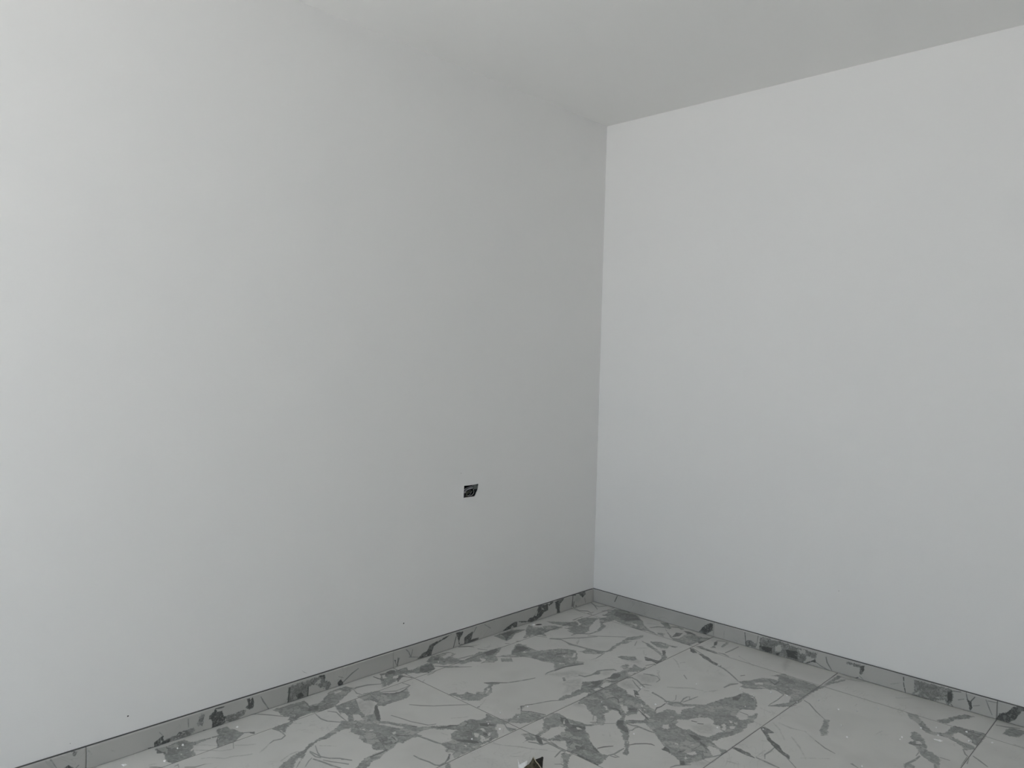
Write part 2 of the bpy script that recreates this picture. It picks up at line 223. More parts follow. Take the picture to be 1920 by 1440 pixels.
# ------------------------------------------------------------------ vein outlines, millimetres on the floor (x y) and on the skirtings
# first letter: m grey mass, d dark, l faint wash, w white inclusion; capitals are thin veins
FLOOR_VEINS = """m26,-2396 28,-2355 25,-2326 26,-2296 55,-2294 62,-2286 79,-2276 82,-2290 98,-2303 100,-2311 126,-2321 115,-2306 148,-2314 149,-2338 153,-2365 151,-2387 135,-2394 110,-2395 83,-2383 65,-2386 54,-2398 38,-2393
m38,-2190 30,-2181 33,-2150 52,-2155 71,-2140 99,-2143 115,-2129 131,-2149 145,-2172 153,-2188 149,-2216 153,-2239 83,-2207 76,-2209 69,-2195 55,-2197
m62,-2286 66,-2264 68,-2240 77,-2208 80,-2213 75,-2243 78,-2264 79,-2276
D83,-2207 109,-2225 146,-2235 146,-2234 111,-2223 85,-2206
M117,-2130 126,-2118 140,-2105 137,-2103 121,-2115 113,-2128
d124,-2113 133,-2100 147,-2106 135,-2113
M147,-2184 194,-2206 195,-2205 148,-2183
L85,-2291 109,-2264 138,-2237 136,-2236 105,-2262 82,-2290
L178,-2193 205,-2163 219,-2138 216,-2136 200,-2160 175,-2191
L121,-2302 143,-2280 184,-2242 197,-2210 194,-2209 179,-2240 138,-2278 118,-2301
L186,-2312 200,-2287 238,-2258 243,-2232 262,-2203 271,-2179 269,-2178 257,-2201 238,-2230 233,-2256 196,-2285 183,-2311
M203,-2372 225,-2349 227,-2318 225,-2317 220,-2347 200,-2370
L227,-2318 242,-2297 239,-2296 225,-2317
M127,-2452 140,-2440 156,-2424 153,-2423 134,-2438 124,-2451
M175,-2393 174,-2381 190,-2386 190,-2385 169,-2378 172,-2392
L113,-2447 119,-2427 118,-2426 111,-2446
w105,-2348 109,-2339 124,-2344 120,-2351
m22,-1971 27,-1910 32,-1842 81,-1852 93,-1811 51,-1755 29,-1726 31,-1655 71,-1635 89,-1684 122,-1737 148,-1779 153,-1835 140,-1883 141,-1921 152,-1955 149,-1971 111,-1953 97,-1963 55,-1962
w41,-1714 49,-1667 64,-1688 61,-1722
d36,-1844 92,-1854 106,-1825 143,-1853 119,-1880 100,-1859
M-1,-2077 10,-2035 56,-1998 107,-1960 105,-1959 50,-1995 4,-2032 -4,-2076
M150,-1781 179,-1780 231,-1765 234,-1731 178,-1702 155,-1692 155,-1695 178,-1707 228,-1731 223,-1760 173,-1774 147,-1777
m154,-1773 155,-1693 210,-1726 300,-1750 365,-1732 336,-1776 239,-1776 248,-1806 214,-1803 156,-1784
w163,-1764 167,-1717 209,-1741 211,-1767
w205,-1787 241,-1787 273,-1818 230,-1813
M159,-1872 208,-1880 240,-1872 281,-1838 278,-1836 234,-1868 204,-1875 157,-1870
M170,-1827 201,-1809 241,-1817 284,-1821 282,-1819 238,-1813 196,-1805 167,-1825
m280,-1837 286,-1817 308,-1794 329,-1846 327,-1873 345,-1948 340,-1975 367,-2030 404,-2070 429,-2105 436,-2129 408,-2159 388,-2129 372,-2083 362,-2040 342,-2007 326,-1945 306,-1882
M383,-2032 440,-2026 469,-2010 492,-1987 529,-1965 527,-1963 487,-1983 464,-2007 436,-2022 380,-2030
M389,-2036 427,-2039 445,-2029 443,-2027 424,-2035 387,-2034
M361,-1998 406,-2018 438,-2025 437,-2023 405,-2015 362,-1997
M462,-2031 489,-2019 539,-1984 537,-1983 486,-2016 460,-2029
M435,-2052 476,-2040 513,-2031 544,-2018 541,-2015 508,-2026 470,-2035 431,-2048
M423,-2049 434,-2068 457,-2094 459,-2094 437,-2068 425,-2049
L373,-1987 414,-1949 412,-1947 371,-1986
w405,-2100 395,-2080 402,-2072 429,-2095 446,-2119 428,-2116
M446,-2118 420,-2090 418,-2091 444,-2118
L376,-2133 358,-2091 358,-2058 355,-2057 353,-2089 373,-2133
m155,-2042 150,-2013 151,-1970 157,-1961 168,-1973 178,-2000 198,-2019 211,-2024 193,-2023 186,-2028 174,-2038
M158,-2044 190,-2034 216,-2035 229,-2036 240,-2056 232,-2080 243,-2102 246,-2103 238,-2082 246,-2058 233,-2035 213,-2031 186,-2030 155,-2042
L243,-2102 263,-2134 279,-2159 282,-2160 268,-2134 246,-2103
L168,-1970 190,-1949 187,-1947 165,-1969
m161,-1761 160,-1698 209,-1724 241,-1742 273,-1751 299,-1749 298,-1733 304,-1718 285,-1694 250,-1670 254,-1665 297,-1690 367,-1730 402,-1706 439,-1686 465,-1670 492,-1662 499,-1658 523,-1620 558,-1582 561,-1567 582,-1545 601,-1565 568,-1608 537,-1633 526,-1673 526,-1693 552,-1695 548,-1707 540,-1730 549,-1766 531,-1786 551,-1807 558,-1849 578,-1890 575,-1914 590,-1944 597,-1958 575,-1982 554,-1942 544,-1906 544,-1871 555,-1846 537,-1851 515,-1871 487,-1854 457,-1865 426,-1861 407,-1850 379,-1849 365,-1857 338,-1839 324,-1869 268,-1832 291,-1816 264,-1795 231,-1788 210,-1793
w252,-1774 268,-1757 322,-1766 296,-1798
w354,-1757 400,-1724 468,-1692 467,-1708 433,-1729 395,-1746
w363,-1820 377,-1805 394,-1811 400,-1788 409,-1794 398,-1814 377,-1820
w461,-1754 466,-1733 483,-1746 479,-1758
w500,-1774 508,-1765 522,-1773 511,-1777
w219,-1793 257,-1794 280,-1812 238,-1806
w191,-1761 200,-1742 213,-1764
l175,-1705 176,-1676 209,-1649 246,-1665 270,-1693 297,-1716 289,-1743 258,-1750 213,-1728
M245,-1817 284,-1821 282,-1819 244,-1815
M357,-1676 406,-1663 445,-1654 472,-1642 509,-1626 522,-1599 520,-1597 506,-1623 468,-1639 442,-1651 402,-1660 355,-1673
M332,-1570 370,-1545 405,-1510 442,-1462 489,-1400 487,-1398 438,-1458 401,-1507 365,-1541 329,-1568
d251,-1669 254,-1665 320,-1700 366,-1731 357,-1737 321,-1717 288,-1700
D477,-1673 491,-1661 488,-1659 474,-1670
D528,-1628 566,-1589 563,-1587 525,-1625
D566,-1589 567,-1573 585,-1548 583,-1545 561,-1568 562,-1587
D548,-1836 548,-1869 548,-1906 551,-1908 555,-1872 552,-1838
M547,-1704 585,-1697 623,-1690 650,-1680 647,-1676 617,-1683 579,-1690 544,-1700
M641,-1799 671,-1799 710,-1789 735,-1788 750,-1779 749,-1752 735,-1726 716,-1704 714,-1704 730,-1726 744,-1750 745,-1775 731,-1783 706,-1784 667,-1794 639,-1796
d713,-1706 716,-1702 732,-1720 745,-1740 731,-1728
m772,-1773 758,-1752 755,-1736 781,-1763
M500,-1986 510,-1976 526,-1964 524,-1962 506,-1973 497,-1984
M519,-1999 542,-1987 540,-1985 516,-1997
L583,-1629 613,-1624 611,-1622 582,-1627
D492,-1755 526,-1725 523,-1723 488,-1753
D489,-1773 519,-1778 518,-1775 487,-1770
L525,-1529 560,-1474 558,-1472 523,-1527
m140,-1676 135,-1634 149,-1587 202,-1569 214,-1532 213,-1484 270,-1520 281,-1555 273,-1594 271,-1627 277,-1643 252,-1663 238,-1647 209,-1648 188,-1671
m26,-1479 36,-1413 42,-1351 73,-1372 92,-1425 106,-1411 121,-1465 135,-1519 136,-1551 97,-1526
m90,-1373 71,-1319 68,-1264 85,-1245 132,-1271 148,-1318 120,-1359
m47,-1247 20,-1196 23,-1151 27,-1104 69,-1099 80,-1130 138,-1126 180,-1101 175,-1146 130,-1195 126,-1219 90,-1229 82,-1249
w48,-1165 46,-1114 69,-1120 79,-1171
w126,-1351 147,-1329 160,-1360 157,-1408 116,-1400
M66,-1631 81,-1584 108,-1534 105,-1532 74,-1579 62,-1628
M172,-1581 202,-1534 201,-1485 199,-1460 196,-1458 196,-1482 197,-1530 169,-1579
M114,-1256 163,-1224 225,-1143 222,-1140 156,-1218 110,-1252
L22,-1027 49,-977 58,-941 55,-938 41,-971 17,-1023
L503,-978 491,-949 502,-916 499,-913 485,-944 500,-977
L212,-1402 192,-1379 190,-1380 210,-1402
m560,-1575 579,-1548 574,-1519 579,-1478 603,-1470 610,-1452 605,-1428 589,-1409 629,-1407 651,-1400 672,-1421 683,-1423 668,-1439 683,-1458 709,-1477 743,-1499 743,-1532 745,-1564 742,-1602 674,-1675 648,-1652 656,-1631 636,-1627 611,-1602 607,-1573 590,-1584 578,-1591
w653,-1544 675,-1533 703,-1536 725,-1539 726,-1563 714,-1569 681,-1559 664,-1552
w625,-1527 632,-1509 652,-1511 650,-1527
w626,-1449 650,-1434 652,-1439 632,-1451
w696,-1511 695,-1492 714,-1504 718,-1526
w652,-1504 664,-1491 687,-1507 671,-1511
w613,-1540 620,-1532 634,-1550 626,-1552
w717,-1572 724,-1520 735,-1534 732,-1569
d636,-1555 654,-1549 671,-1564 652,-1564
d625,-1478 643,-1459 671,-1449 660,-1475 640,-1490
d684,-1517 696,-1511 709,-1523 698,-1528
m367,-1404 365,-1381 373,-1364 384,-1377 399,-1369 403,-1352 395,-1336 404,-1327 426,-1328 440,-1321 422,-1298 440,-1287 434,-1268 424,-1262 417,-1231 410,-1217 381,-1217 425,-1168 430,-1177 416,-1205 427,-1224 465,-1259 469,-1272 481,-1300 477,-1313 485,-1345 476,-1362 444,-1393 423,-1388 401,-1387 388,-1394
w450,-1284 428,-1249 432,-1235 449,-1252 459,-1275 455,-1295
w402,-1374 424,-1359 415,-1377
D385,-1221 405,-1198 445,-1152 441,-1149 398,-1191 381,-1217
M445,-1152 456,-1132 470,-1098 484,-1061 491,-1027 488,-1024 478,-1055 464,-1093 450,-1126 441,-1149
L492,-1319 513,-1359 524,-1392 526,-1393 517,-1361 495,-1320
D526,-1396 528,-1385 526,-1383 523,-1393
m631,-1408 650,-1399 660,-1387 679,-1364 668,-1346 666,-1327 676,-1315 631,-1266 638,-1254 649,-1277 664,-1292 689,-1271 722,-1266 744,-1250 758,-1279 749,-1310 743,-1344 710,-1380 687,-1401 694,-1418 680,-1426 662,-1411
D633,-1269 640,-1256 637,-1252 629,-1265
D631,-1266 660,-1296 661,-1294 633,-1264
D665,-1293 691,-1273 745,-1251 743,-1249 688,-1270 663,-1291
D637,-1249 651,-1222 648,-1219 634,-1245
M650,-1225 663,-1193 672,-1167 683,-1143 701,-1117 699,-1115 679,-1139 668,-1163 659,-1189 647,-1222
M640,-1293 644,-1284 643,-1282 638,-1291
M678,-1409 716,-1433 748,-1414 746,-1412 713,-1428 677,-1407
m716,-1432 747,-1413 746,-1444 731,-1440
L710,-1442 734,-1470 735,-1469 711,-1441
m750,-1243 750,-1221 772,-1205 790,-1215 807,-1211 854,-1267 845,-1277 826,-1304 830,-1341 837,-1373 837,-1392 859,-1407 882,-1427 865,-1427 848,-1420 830,-1407 805,-1408 791,-1409 824,-1393 815,-1344 769,-1288 757,-1265
w782,-1252 800,-1241 823,-1265 817,-1272 801,-1261
M892,-1394 918,-1398 932,-1401 931,-1399 916,-1394 891,-1391
m607,-1542 619,-1472 751,-1598 744,-1665 745,-1709 723,-1695 704,-1688 704,-1701 687,-1699 678,-1686 647,-1677 642,-1659 659,-1634 630,-1619 611,-1602 609,-1572
w699,-1628 704,-1619 719,-1629 714,-1634
w702,-1610 707,-1604 716,-1613
w725,-1614 735,-1607 741,-1616
w657,-1544 682,-1532 702,-1558 684,-1562
d630,-1550 650,-1544 675,-1564 658,-1566
d658,-1627 675,-1602 713,-1576 728,-1583 690,-1615
m759,-1216 770,-1204 805,-1213 837,-1212 869,-1203 893,-1204 909,-1186 929,-1165 933,-1147 920,-1186 903,-1211 918,-1233 948,-1255 981,-1285 999,-1301 1028,-1320 1061,-1329 1089,-1326 1097,-1355 1102,-1392 1061,-1393 1029,-1394 994,-1395 975,-1399 954,-1376 925,-1350 920,-1350 896,-1376 875,-1351 880,-1328 874,-1311 879,-1299 856,-1268 844,-1281 829,-1297
w829,-1297 844,-1284 871,-1307 876,-1332 862,-1336
w849,-1281 856,-1268 879,-1299 874,-1304
w880,-1249 888,-1234 899,-1247 914,-1243 895,-1258
l786,-1247 797,-1235 838,-1281 834,-1285 812,-1278
d794,-1225 817,-1214 855,-1244 892,-1223 911,-1221 922,-1253 900,-1277 859,-1265 827,-1255
w810,-1228 820,-1224 844,-1256 835,-1259
w883,-1242 900,-1236 917,-1240 897,-1255
d991,-1392 1027,-1392 1065,-1391 1102,-1392 1099,-1397 1060,-1398 1028,-1399
d993,-1296 1021,-1311 1059,-1331 1045,-1329 1021,-1319
m751,-1063 748,-1014 738,-980 836,-873 846,-892 880,-909 928,-922 966,-973 972,-993 956,-1011 961,-1025 953,-1034 971,-1068 996,-1092 1016,-1109 1036,-1125 1060,-1165 1070,-1190 1062,-1198 1029,-1156 1004,-1141 984,-1131 955,-1091 960,-1073 943,-1045 916,-1026 895,-1029 883,-1048 891,-1060 887,-1085 906,-1104 923,-1119 940,-1146 936,-1164 915,-1160 903,-1141 886,-1119 868,-1119 836,-1105 798,-1077 763,-1064
l749,-1116 753,-1076 771,-1071 811,-1091 791,-1106
w845,-1026 858,-1019 881,-1043 876,-1049 860,-1039
w876,-964 897,-970 911,-962 939,-994 943,-1018 921,-1008 896,-985
l830,-963 849,-942 872,-976 876,-993 864,-1005
w848,-891 863,-882 899,-895 924,-912 902,-914 875,-906
d923,-970 950,-955 965,-980 949,-997
D876,-1032 891,-1018 913,-1021 938,-1044 939,-1042 911,-1013 887,-1010 873,-1028
D819,-963 832,-936 851,-942 873,-968 874,-966 851,-937 828,-930 816,-959
D788,-974 799,-973 797,-969 786,-969
D839,-1029 845,-1019 842,-1016 836,-1025
d957,-1090 972,-1073 989,-1100 1013,-1112 1038,-1135 1031,-1142 1003,-1136 980,-1122
M897,-1177 914,-1159 915,-1167 905,-1176 906,-1178 918,-1170 911,-1154 895,-1174
M935,-1150 964,-1117 963,-1115 934,-1148
M870,-1123 894,-1157 895,-1156 871,-1122
m889,-884 896,-868 914,-871 953,-895 990,-912 1014,-921 1030,-951 1039,-921 1163,-1114 1122,-1081 1099,-1063 1065,-1044 1042,-1030 991,-1085 977,-1068 1023,-1018 1019,-996 981,-970 956,-955 928,-922
w952,-946 984,-960 1015,-968 1038,-976 1046,-993 1023,-985 995,-975 969,-963
w930,-898 960,-923 988,-942 987,-949 954,-930
M992,-1087 1020,-1085 1034,-1077 1052,-1076 1086,-1076 1106,-1071 1104,-1067 1083,-1069 1049,-1068 1030,-1069 1016,-1078 990,-1083
M1033,-1121 1041,-1114 1037,-1090 1043,-1076 1041,-1073 1033,-1087 1037,-1110 1031,-1118
D985,-1059 1027,-1023 1025,-1020 983,-1056
D1008,-915 1001,-892 1006,-870 1003,-867 995,-887 1006,-914
D957,-957 1004,-983 1034,-1002 1034,-999 1002,-977 956,-954
M1024,-940 1036,-917 1034,-914 1021,-937
m1068,-1197 1074,-1186 1092,-1207 1103,-1229 1126,-1259 1131,-1276 1116,-1275 1106,-1254 1103,-1240 1091,-1230
w1076,-1201 1077,-1194 1085,-1208
D1095,-1212 1106,-1190 1131,-1160 1145,-1151 1158,-1150 1157,-1148 1143,-1146 1128,-1156 1102,-1186 1093,-1210
D1034,-1311 1043,-1289 1061,-1259 1059,-1257 1039,-1284 1031,-1308
M1088,-1324 1098,-1300 1098,-1273 1097,-1243 1094,-1241 1092,-1269 1093,-1295 1085,-1321
M1101,-1305 1118,-1305 1109,-1312 1092,-1318 1094,-1320 1112,-1316 1119,-1302 1099,-1302
L990,-1187 1024,-1222 1024,-1221 990,-1185
L1001,-1169 1016,-1183 1017,-1181 1001,-1167
L987,-1222 993,-1216 991,-1214 985,-1219
m969,-1432 972,-1413 989,-1416 997,-1402 1004,-1427 1011,-1445 1045,-1483 1036,-1493 1002,-1455 980,-1437
M972,-1463 966,-1439 959,-1415 973,-1409 971,-1405 954,-1410 961,-1437 969,-1462
L989,-1454 1017,-1482 1017,-1480 990,-1452
M1000,-1498 1015,-1482 1032,-1486 1032,-1484 1014,-1479 999,-1496
m782,-1420 796,-1413 828,-1410 849,-1427 830,-1440 830,-1466 826,-1445 808,-1432 791,-1430
M840,-1452 866,-1439 888,-1435 892,-1411 917,-1409 951,-1410 973,-1399 971,-1396 947,-1404 914,-1403 887,-1405 883,-1429 861,-1433 837,-1448
L763,-1546 794,-1535 842,-1500 882,-1479 923,-1446 921,-1444 879,-1475 839,-1496 791,-1532 761,-1543
L868,-1569 896,-1530 895,-1529 866,-1568
d822,-1397 840,-1391 858,-1404 885,-1426 875,-1430 852,-1417
m849,-1394 873,-1389 887,-1347 888,-1307 924,-1347 870,-1405
w842,-1389 846,-1352 879,-1356 868,-1380 859,-1393
w834,-1351 843,-1284 876,-1313 876,-1330 851,-1337
m1014,-957 1021,-935 1031,-910 1033,-871 1060,-856 1078,-881 1092,-866 1073,-835 1081,-812 1094,-791 1099,-755 1114,-723 1125,-673 1139,-609 1152,-579 1161,-537 1160,-505 1181,-506 1207,-527 1233,-539 1260,-588 1269,-623 1235,-653 1229,-674 1242,-727 1274,-748 1285,-723 1276,-690 1287,-678 1290,-646 1302,-669 1304,-703 1314,-733 1302,-747 1314,-789 1316,-839 1306,-882 1295,-913 1282,-965 1280,-979 1318,-994 1356,-1002 1350,-1031 1339,-1020 1310,-1003 1290,-1006 1287,-1028 1311,-1043 1330,-1064 1321,-1108 1313,-1139 1304,-1154 1301,-1173 1299,-1192 1289,-1197 1279,-1181 1253,-1164 1229,-1155 1191,-1154 1186,-1129 1158,-1110 1119,-1077 1091,-1054 1079,-1054
m980,-905 1006,-915 1023,-934 1029,-956 1020,-965
w1133,-879 1155,-838 1176,-819 1208,-820 1218,-851 1242,-845 1261,-872 1275,-876 1268,-897 1257,-929 1261,-957 1243,-963 1221,-967 1198,-959 1176,-956 1162,-972 1121,-962 1116,-933 1101,-921 1136,-887
l1169,-923 1207,-856 1237,-871 1252,-921 1224,-951 1191,-947
D1149,-890 1168,-883 1166,-879 1147,-885
D1176,-892 1193,-880 1191,-876 1174,-888
w1098,-1014 1092,-989 1103,-974 1124,-993 1124,-1012 1110,-1021
w1193,-1079 1209,-1074 1212,-1083 1203,-1087
w1241,-1049 1252,-1035 1253,-1045 1245,-1054
w1261,-1114 1276,-1077 1293,-1098 1282,-1115
w1264,-1140 1268,-1129 1288,-1143 1280,-1152
w1295,-1013 1311,-1002 1344,-1020 1350,-1040 1329,-1059 1309,-1034
w1231,-673 1235,-653 1274,-633 1282,-639 1284,-681 1270,-682 1241,-684
w1242,-727 1240,-692 1274,-692 1286,-715 1274,-748
M1236,-684 1272,-687 1278,-695 1278,-694 1270,-682 1235,-681
w1240,-834 1246,-813 1267,-839 1276,-869 1263,-870
w1244,-782 1253,-772 1264,-794 1255,-798
l1263,-782 1269,-761 1290,-787 1282,-809
w1263,-782 1270,-767 1281,-783 1277,-794
w1292,-885 1302,-878 1302,-887 1295,-891
w1266,-819 1284,-808 1290,-834 1275,-837
w1066,-916 1085,-909 1080,-922
d1193,-984 1220,-981 1248,-989 1236,-1008 1214,-1000
d1254,-1007 1285,-1017 1278,-1025 1262,-1017
d1155,-584 1161,-528 1175,-554 1181,-596 1167,-603
d1191,-1154 1186,-1129 1204,-1134 1220,-1152
d1237,-1123 1246,-1095 1249,-1109 1245,-1125
d1273,-1175 1285,-1168 1299,-1187 1289,-1197
M909,-790 937,-795 965,-804 990,-813 989,-809 962,-795 933,-786 906,-784
m986,-815 1008,-798 1034,-779 1050,-784 1080,-759 1115,-725 1085,-777 1038,-828 1007,-831
M1010,-773 988,-733 987,-734 1009,-774
M1009,-799 1010,-774 1009,-773 1008,-797
M1038,-784 1029,-742 1029,-716 1026,-713 1023,-737 1035,-782
M1042,-773 1051,-726 1056,-681 1054,-679 1046,-721 1039,-770
M1025,-719 1034,-709 1046,-734 1047,-733 1033,-705 1023,-717
D1008,-914 1001,-895 1005,-868 1001,-832 998,-830 1001,-864 997,-891 1006,-914
L921,-695 950,-678 972,-658 1006,-615 1005,-612 969,-654 947,-673 920,-692
M1086,-525 1091,-483 1106,-446 1104,-442 1086,-476 1084,-521
L1073,-598 1079,-565 1077,-563 1071,-595
L1025,-620 1040,-616 1039,-614 1024,-617
M1322,-1101 1341,-1064 1352,-1031 1350,-1029 1338,-1060 1320,-1098
L1326,-1110 1356,-1114 1353,-1058 1352,-1056 1353,-1109 1325,-1107
M1275,-1236 1282,-1214 1298,-1190 1313,-1171 1312,-1168 1295,-1184 1278,-1210 1273,-1234
M1298,-1189 1294,-1168 1303,-1146 1302,-1143 1291,-1164 1296,-1188
l1301,-1157 1317,-1123 1352,-1108 1348,-1140 1329,-1160
d1352,-964 1361,-952 1397,-958 1419,-958 1424,-969 1404,-968 1392,-969 1365,-968
M1423,-967 1439,-973 1438,-970 1422,-964
L1383,-1062 1417,-1053 1416,-1049 1382,-1057
M596,-871 626,-867 635,-831 633,-797 627,-779 641,-746 663,-713 676,-712 674,-706 656,-703 633,-737 619,-771 625,-792 627,-824 619,-858 592,-865
m632,-818 623,-775 633,-764 650,-798
l644,-779 641,-747 665,-711 682,-763 683,-788 663,-792
m652,-914 667,-889 684,-858 695,-826 694,-802 696,-782 685,-742 700,-708 697,-667 716,-673 725,-698 736,-704 748,-673 746,-719 767,-721 755,-744 752,-772 756,-809 769,-835 792,-843 820,-844 842,-867 872,-872 899,-880 938,-906 770,-1087 756,-1065 748,-1007 738,-972 716,-988 714,-1006 715,-1035 712,-1060 707,-1081 708,-1103 696,-1119 686,-1097 686,-1059 699,-1044 685,-1014 689,-975 675,-946
w729,-895 712,-849 740,-826 748,-867 745,-897
w722,-934 730,-903 747,-907 742,-948
w722,-693 746,-666 752,-704 736,-704
w729,-989 738,-980 748,-1007 743,-1050 731,-1055
w696,-812 717,-806 722,-817 704,-820
l761,-908 766,-838 795,-847 814,-897 790,-923
d696,-782 688,-747 708,-726 722,-745 726,-783 700,-803
d674,-890 698,-831 712,-873 720,-913 692,-943 697,-898
D707,-824 736,-821 746,-794 743,-791 731,-813 705,-820
D724,-896 749,-900 748,-896 722,-892
m661,-661 658,-641 666,-618 680,-621 695,-651 705,-631 688,-594 721,-604 742,-609 741,-582 752,-616 743,-653 720,-678 699,-669 686,-671
w669,-606 686,-596 706,-629 693,-635
m581,-578 609,-537 637,-516 663,-537 657,-562 624,-580
l611,-584 659,-531 691,-534 699,-572 675,-580 648,-592
l624,-589 657,-610 669,-606 663,-622
m536,-319 571,-330 591,-330 629,-351 680,-378 709,-407 677,-387 645,-376 609,-363 580,-342
m581,-297 626,-280 634,-292 604,-304
m601,-308 642,-305 662,-336 640,-329
d668,-482 686,-482 704,-482 732,-480 745,-474 734,-448 752,-476 748,-510 718,-504 698,-518
l757,-673 783,-653 830,-636 850,-649 857,-690 838,-727 813,-722 780,-707
M778,-654 811,-638 834,-634 832,-630 806,-628 774,-649
L810,-599 850,-640 862,-674 865,-675 852,-636 810,-594
M767,-726 795,-731 833,-755 858,-766 857,-761 831,-746 792,-722 764,-720
M781,-742 812,-768 857,-798 862,-820 865,-821 858,-793 811,-762 780,-739
M830,-756 847,-740 868,-731 866,-727 843,-733 828,-752
L858,-766 877,-761 875,-758 856,-762
d842,-820 857,-819 872,-834 885,-843 877,-852 860,-839
D863,-845 885,-870 902,-861 900,-858 883,-863 863,-842
l759,-797 771,-767 810,-775 845,-801 832,-815 814,-827 788,-830
L871,-793 892,-784 890,-780 868,-787
M907,-784 935,-795 958,-797 956,-793 932,-786 905,-778
M732,-569 749,-525 761,-535 760,-532 744,-517 729,-564
M298,-606 343,-624 380,-615 420,-608 458,-597 489,-588 515,-570 516,-536 499,-488 496,-486 509,-530 507,-561 483,-578 451,-587 413,-597 373,-605 337,-614 295,-600
m427,-607 460,-591 490,-584 510,-572 511,-616 461,-651 426,-655 437,-627
m487,-445 486,-381 512,-363 515,-404 501,-430 500,-473 512,-523 504,-522
M514,-579 522,-627 528,-663 531,-666 528,-633 518,-582
L527,-662 525,-695 528,-698 531,-666
m339,-725 347,-696 377,-668 408,-669 434,-681 472,-728 486,-755 520,-741 534,-759 514,-804 499,-839 494,-907
w452,-835 471,-805 480,-823 463,-841
w405,-753 418,-698 443,-701 468,-732 459,-752 420,-755
w442,-770 459,-752 468,-766 452,-778
D380,-774 389,-737 406,-715 403,-711 383,-731 377,-770
D498,-910 500,-872 503,-842 516,-809 535,-759 531,-755 509,-802 496,-835 493,-866 493,-907
m569,-938 573,-933 595,-960 591,-964
l523,-919 542,-846 587,-832 620,-822 592,-870 584,-904 589,-933 553,-921
L593,-900 608,-866 604,-862 588,-895
l594,-945 624,-887 675,-946 687,-1019 671,-1059 630,-995 603,-992
M558,-400 531,-343 529,-343 555,-400
L584,-426 620,-375 618,-371 581,-422
L617,-418 650,-462 651,-461 618,-416
M364,-594 339,-546 337,-545 362,-593
M495,-969 491,-949 497,-847 527,-752 524,-749 492,-841 485,-944 492,-967
l490,-972 538,-864 565,-833 557,-935
m60,-453 113,-400 164,-343 200,-378 181,-429 106,-454 74,-459
m151,-327 146,-277 191,-211 217,-268 249,-353 283,-402 293,-462 267,-491 214,-479 241,-449 219,-401 208,-355
w212,-365 221,-339 245,-358 237,-381
M131,-340 132,-259 128,-254 126,-335
M227,-629 272,-589 294,-551 318,-524 366,-439 363,-435 311,-516 287,-542 265,-581 222,-624
M270,-520 273,-479 319,-442 322,-392 318,-388 311,-432 266,-469 265,-516
M305,-609 355,-616 408,-607 455,-601 451,-596 402,-597 348,-605 301,-603
L321,-524 350,-585 352,-586 324,-525
M227,-635 276,-604 304,-608 302,-604 270,-596 223,-630
M328,-466 463,-339 459,-335 324,-460
m470,-340 506,-251 522,-305 497,-369 504,-465 522,-545 516,-564 493,-478 483,-397
m183,-159 189,-94 170,-25 212,-8 261,-12 321,-32 381,-77 416,-119 473,-161 522,-182 553,-198 475,-184 437,-201 387,-192 309,-185 270,-173 211,-155
w361,-154 391,-134 407,-169
d198,-53 301,-25 362,-70 323,-142 225,-111
m141,-306 204,-207 211,-267 240,-343 279,-403 269,-465 182,-461 204,-384 192,-331
m209,-214 224,-141 275,-169 268,-231 263,-265 297,-280 323,-354 320,-408 315,-439 311,-368 291,-312
M14,-37 56,-62 107,-103 106,-98 52,-50 10,-29
M56,-59 89,-61 105,-14 101,-9 81,-51 52,-53
M15,-187 60,-196 94,-170 125,-179 124,-153 120,-149 118,-169 86,-159 53,-186 11,-180
M115,-197 140,-191 136,-185 111,-190
M144,-110 179,-50 218,-35 215,-30 172,-40 139,-104
m168,-87 186,-56 227,-87 234,-57 262,-15 313,-23 351,-55 403,-131 357,-152 310,-163 270,-146 225,-144 195,-123
m220,-223 217,-153 246,-173 264,-216 261,-250
m146,-317 146,-265 206,-208 200,-245 224,-291 230,-335 207,-350 177,-334
M137,-341 129,-266 126,-263 133,-338
M464,-136 508,-73 505,-69 461,-131
M546,-187 569,-160 566,-154 541,-180
L416,-97 475,-56 473,-52 413,-91
M533,-47 579,-21 576,-15 529,-41
M901,-534 933,-563 933,-559 901,-530
L821,-429 828,-400 826,-398 818,-426
L920,-692 990,-634 1035,-617 1034,-615 988,-629 918,-689
L1051,-626 1075,-574 1074,-571 1049,-623
m1094,-419 1124,-378 1149,-307 1181,-290 1214,-288 1187,-240 1162,-259 1193,-198 1242,-207 1310,-209 1367,-212 1359,-284 1356,-343 1361,-398 1358,-474 1332,-517 1292,-546 1333,-458 1317,-400 1284,-390 1241,-389 1205,-404 1179,-440 1146,-461 1125,-459 1127,-433
w1145,-380 1177,-345 1181,-374 1159,-398
w1171,-418 1202,-376 1203,-399
w1342,-373 1354,-360 1352,-377
D1213,-286 1215,-331 1179,-306 1180,-310 1218,-339 1216,-289
M1237,-381 1285,-406 1288,-472 1286,-536 1288,-538 1292,-477 1287,-401 1236,-376
M1290,-552 1330,-511 1358,-484 1357,-481 1326,-503 1287,-547
M1084,-523 1088,-473 1106,-442 1104,-438 1083,-466 1081,-520
M1172,-514 1212,-519 1232,-539 1232,-536 1210,-511 1171,-510
m1361,-266 1361,-161 1365,-37 1380,-39 1374,-122 1405,-45 1404,-80 1377,-143
L1366,-40 1407,-50 1440,-39 1468,-14 1466,-9 1437,-30 1404,-40 1364,-34
l1140,-102 1125,-22 1150,-33 1164,-75 1179,-133 1183,-165 1160,-135
M1365,-396 1393,-412 1439,-461 1492,-505 1491,-502 1439,-455 1392,-405 1364,-392
m1492,-504 1505,-496 1520,-545 1545,-619 1534,-642 1514,-602
